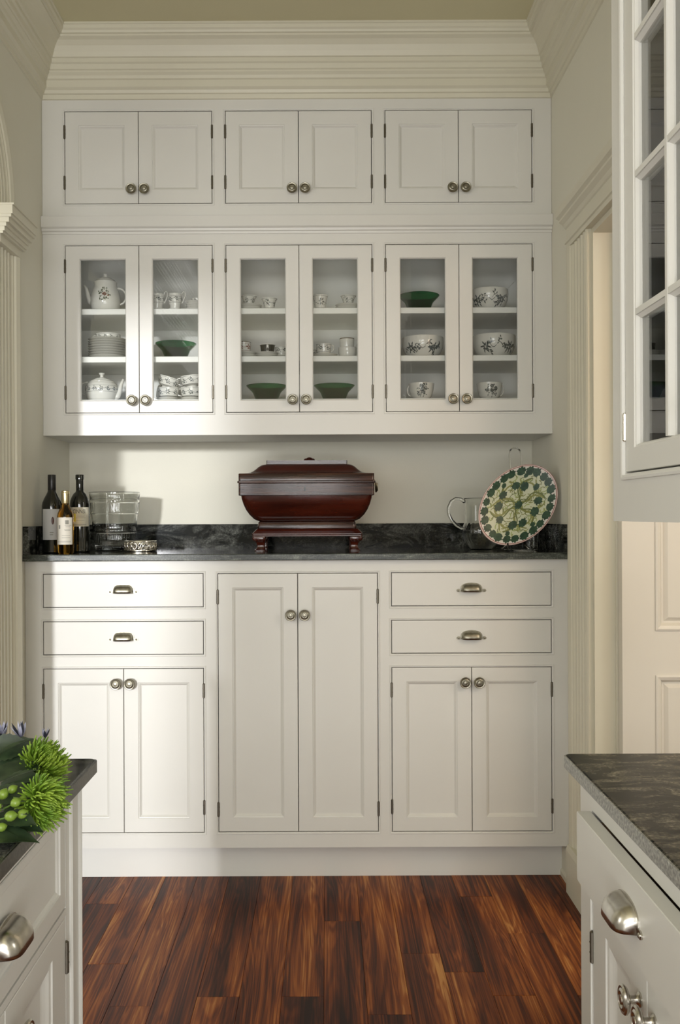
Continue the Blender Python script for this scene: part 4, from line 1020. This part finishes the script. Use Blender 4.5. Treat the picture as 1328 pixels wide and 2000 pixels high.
for k in range(230):
    a=rn.uniform(0,2*pi); r=.74*sqrt(rn.uniform(.01,1)); c=rn.uniform(0,6); L=rn.uniform(.08,.2); x,y=r*cos(a),r*sin(a); pts=[]
    for j in range(7): pts.append((x,y)); x+=L/6*cos(c); y+=L/6*sin(c); c+=.28
    pstrip((mp_,mv,md)[k%3],pts,(.03,.020,.017)[k%3],(.0009,.0010,.00105)[k%3])
mv.build('painted_vine',VINE,pt_,flip=False); md.build('painted_vine',VINE2,pt_,flip=False); mp_.build('pale_tendrils',PALEP,pt_,flip=False)

pg=thing('glass_pitcher','clear glass pitcher with a round handle, half hidden by the leaf platter','pitcher',((940-PX)*3.86/F,3.86,HTO))
pp=[(.040,0),(.046,.003),(.058,.018),(.070,.040),(.076,.062),(.076,.078),(.072,.092),(.068,.104),(.066,.120),(.066,.17),(.068,.20),(.070,.203)]
MB().lathe(wallprof(pp,.0035),96,mod=lambda a,h:1+(.014*cos(a*22+h*30) if .004<h<.095 else 0)).build('pitcher_body',CLEAR,pg,smooth=True)
MB().tube([(-.066,0,.188),(-.082,0,.200),(-.102,0,.202),(-.120,0,.190),(-.131,0,.165),(-.130,0,.140),(-.118,0,.115),(-.098,0,.095),(-.080,0,.085),(-.073,0,.082)],.0065,12).build('handle',CLEAR,pg,smooth='all')
sv=thing('glass_tumbler','clear cut-glass tumbler half hidden behind the foot of the platter','tumbler',((1036-PX)*3.86/F,3.86,HTO))
tb=[(.030,0),(.033,.003),(.034,.010),(.037,.07),(.0385,.092)]
MB().lathe(wallprof(tb,.003),80,mod=lambda a,h:1+(.012*cos(a*20) if .008<h<.06 else 0)).build('tumbler_body',CLEAR,sv,smooth=True)

# ------------------------------------------------------------------ cut flowers on the island
def mum(label,px,py,Y,axis,R,n,seed,stem_to):
    X,Z=at(px,py,Y); t=thing('chrysanthemum',label,'flower',(X,Y,Z),'lime green chrysanthemums on the island')
    rn=random.Random(seed); ax=Vector(axis).normalized(); u=ax.orthogonal().normalized(); v=ax.cross(u); m=MB()
    for k in range(n):
        f=(k+.5)/n; pol=radians(12+112*f**.75)+rn.uniform(-.08,.08); az=k*2.39996+rn.uniform(-.1,.1)
        d=(ax*cos(pol)+(u*cos(az)+v*sin(az))*sin(pol)).normalized()
        L=R*rn.uniform(.80,1.08)*(.62+.38*min(1,f*2.2)); side=(ax-d*ax.dot(d)); side=side.normalized() if side.length>.01 else u
        curl=rn.uniform(.25,.55)*(1 if f<.8 else .4); tw=d.cross(side)*rn.uniform(-.16,.16)
        pts=[]
        for j in range(7):
            s=j/6; pts.append(d*(.10*R+L*s*(1-.12*s*s))+side*(curl*L*s*s*(.6+s*.4))+tw*L*s*s+d*(-.16*L*max(0,s-.75)))
        if any((X+q_.x<-.403 and Z+q_.z<.9165) for q_ in pts): continue
        wr=R*.042*rn.uniform(.8,1.15)
        m.tube([tuple(p) for p in pts],lambda q,w=wr:w*(.55+.6*q if q<.7 else 1.0*(1-(q-.7)*1.6)),5)
    p=m.build('petals',MUM,t,smooth='all'); p['kind']='stuff'
    c=MB(); c.lathe([(0,-.3*R*.4),(R*.12,-.1*R*.4),(R*.16,.1*R),(R*.08,.25*R),(0,.28*R)],14); c.build('flower_heart',MUM,t,smooth='all')
    a=Vector(stem_to)-Vector((X,Y,Z)); b=-ax*R*.5
    MB().tube([(0,0,0),tuple(b),tuple(b*1.2+a*.3),tuple(a*.7),tuple(a)],.0021,8).build('stem',STEM,t,smooth='all')
    return t
mum('shaggy lime green chrysanthemum, upper one, behind the drooping bloom',84,1492,1.46,(.62,-.35,.62),.040,330,1,(-.56,1.38,.926))
mum('shaggy lime green chrysanthemum drooping over the countertop edge',80,1566,1.335,(.86,-.42,-.12),.041,360,2,(-.54,1.30,.925))
def leafmesh(L,W,fold=.25,curve=.3,serr=0):
    m=MB(); n=16; rows=[]
    for i in range(n+1):
        s=i/n; wd=W*.5*(sin(pi*min(1,s*.93+.05))**.75)*(1-.15*s)*(1-s**8); 
        if serr: wd*=1+serr*(1 if i%2 else -1)
        z=-curve*L*s*s+.10*L*s; rows.append([(L*s,-wd,z+abs(wd)*fold),(L*s,-wd*.5,z+wd*fold*.4),(L*s,0,z),(L*s,wd*.5,z+wd*fold*.4),(L*s,wd,z+wd*fold)])
    pts=[p for r in rows for p in r]; lo=[(x,y,z-.0005) for x,y,z in pts]; N=len(pts)
    fs=[(i*5+k,i*5+k+1,(i+1)*5+k+1,(i+1)*5+k) for i in range(n) for k in range(4)]
    m.add(pts,fs); m.add(lo,[f[::-1] for f in fs])
    for k in (0,4):
        e=[i*5+k for i in range(n+1)]; m.add([pts[i] for i in e]+[lo[i] for i in e],[(i,i+1,n+2+i,n+1+i) for i in range(n)])
    return m
def branch(label,specs,stem,base):
    X,Y,Z=base; t=thing('leaf_sprig',label,'foliage',base,'dark leaf sprigs in the bouquet')
    MB().tube([tuple(Vector(p)-Vector(base)) for p in stem],.0018,7).build('stem',STEM,t,smooth='all')
    for (px,py,Yy,L,W,yaw,pit,roll) in specs:
        lx,lz=at(px,py,Yy)
        o=leafmesh(L,W,serr=.05).build('leaf',DLEAF,t,smooth='all'); o.location=(lx-X,Yy-Y,lz-Z); o.rotation_euler=(roll,pit,yaw)
    return t
branch('broad dark leaves rising behind the upper green bloom',[(-10,1520,1.44,.085,.050,.3,-.55,.5),(-20,1500,1.47,.090,.055,.1,-.5,.9),(-25,1530,1.40,.085,.045,.5,-.35,.3),(10,1500,1.49,.060,.040,.5,-.5,.7),(-30,1470,1.46,.07,.045,.1,-.2,1.0),(0,1540,1.38,.07,.040,-.2,-.35,.6),(-12,1480,1.45,.060,.012,.2,-.6,.3),(2,1530,1.37,.055,.010,.1,-.5,.3),(-8,1545,1.36,.060,.011,.2,-.35,.2),(15,1560,1.36,.045,.016,-.2,-.3,.9)],[(-.62,1.35,.93),(-.55,1.40,.95),(-.47,1.46,.975)],(-.60,1.36,.922))
branch('dark leaves lying low at the countertop edge below the berries',[(-15,1600,1.31,.072,.044,-.15,.04,.35),(-30,1632,1.27,.070,.036,.1,.0,.25),(5,1575,1.36,.055,.036,-.1,.05,.5),(-20,1560,1.33,.070,.040,.2,-.1,.6),(5,1598,1.30,.050,.032,-.3,-.05,.5),(-50,1645,1.24,.065,.036,.5,-.02,.25)],[(-.62,1.28,.93),(-.54,1.30,.935),(-.46,1.33,.94)],(-.60,1.29,.922))
def berries(label,lst,base):
    t=thing('berry_sprig',label,'berries',base)
    b=Vector(base)
    for (px,py,Y,r) in lst:
        X,Z=at(px,py,Y); c=Vector((X,Y,Z))-b
        o=MB().lathe([(0,-1.05*r),(.45*r,-.92*r),(.85*r,-.5*r),(1*r,.05*r),(.88*r,.6*r),(.5*r,1.05*r),(.15*r,1.3*r),(0,1.42*r)],16).build('berry',BERRY,t,smooth='all'); o.location=c
        o.rotation_euler=(random.uniform(-.6,.6),random.uniform(.3,1.6),0)
        MB().tube([tuple(c*0),tuple(c*.5+Vector((0,0,-.006))),tuple(c)],.0009,6).build('stalk',STEM,t,smooth='all')
        o=leafmesh(.016,.008).build('bract',DLEAF,t,smooth='all'); o.location=c*.97; o.rotation_euler=(0,-.3,random.uniform(0,6))
    return t
berries('green hypericum berries at the left edge beside the drooping bloom',[(6,1552,1.31,.0068),(24,1542,1.33,.0060),(30,1568,1.30,.0066),(44,1563,1.32,.0058),(20,1594,1.28,.0072),(43,1590,1.29,.0064),(-8,1580,1.28,.0070),(2,1616,1.27,.006)],(-.50,1.30,.932))
def bluefl(label,px,py,Y,s,seed,n=6):
    X,Z=at(px,py,Y); base=(X-.03,Y-.06,.925); t=thing('lavender_flower',label,'flower',base,'lavender blue flowers at the back of the bouquet'); rn=random.Random(seed)
    c=Vector((X,Y,Z))-Vector(base)
    MB().tube([(0,0,0),tuple(c*.6+Vector((-.004,0,0))),tuple(c)],.0013,6).build('stem',STEM,t,smooth='all')
    for k in range(n):
        o=leafmesh(s,s*.30,.3,-.25).build('petal',BLUEP if k%4 else BUDP,t,smooth='all'); o.location=c; o.rotation_euler=(rn.uniform(-.5,.5),-rn.uniform(.35,1.2),2*pi*k/n+rn.uniform(-.3,.3))
    return t
bluefl('pale lavender flower at the left edge above the leaves',6,1438,1.50,.022,1)
bluefl('spiky lavender blue flower above the dark leaves',40,1442,1.50,.026,2,9)
bluefl('small dark lavender bud just above the lime bloom',88,1442,1.52,.016,3,5)
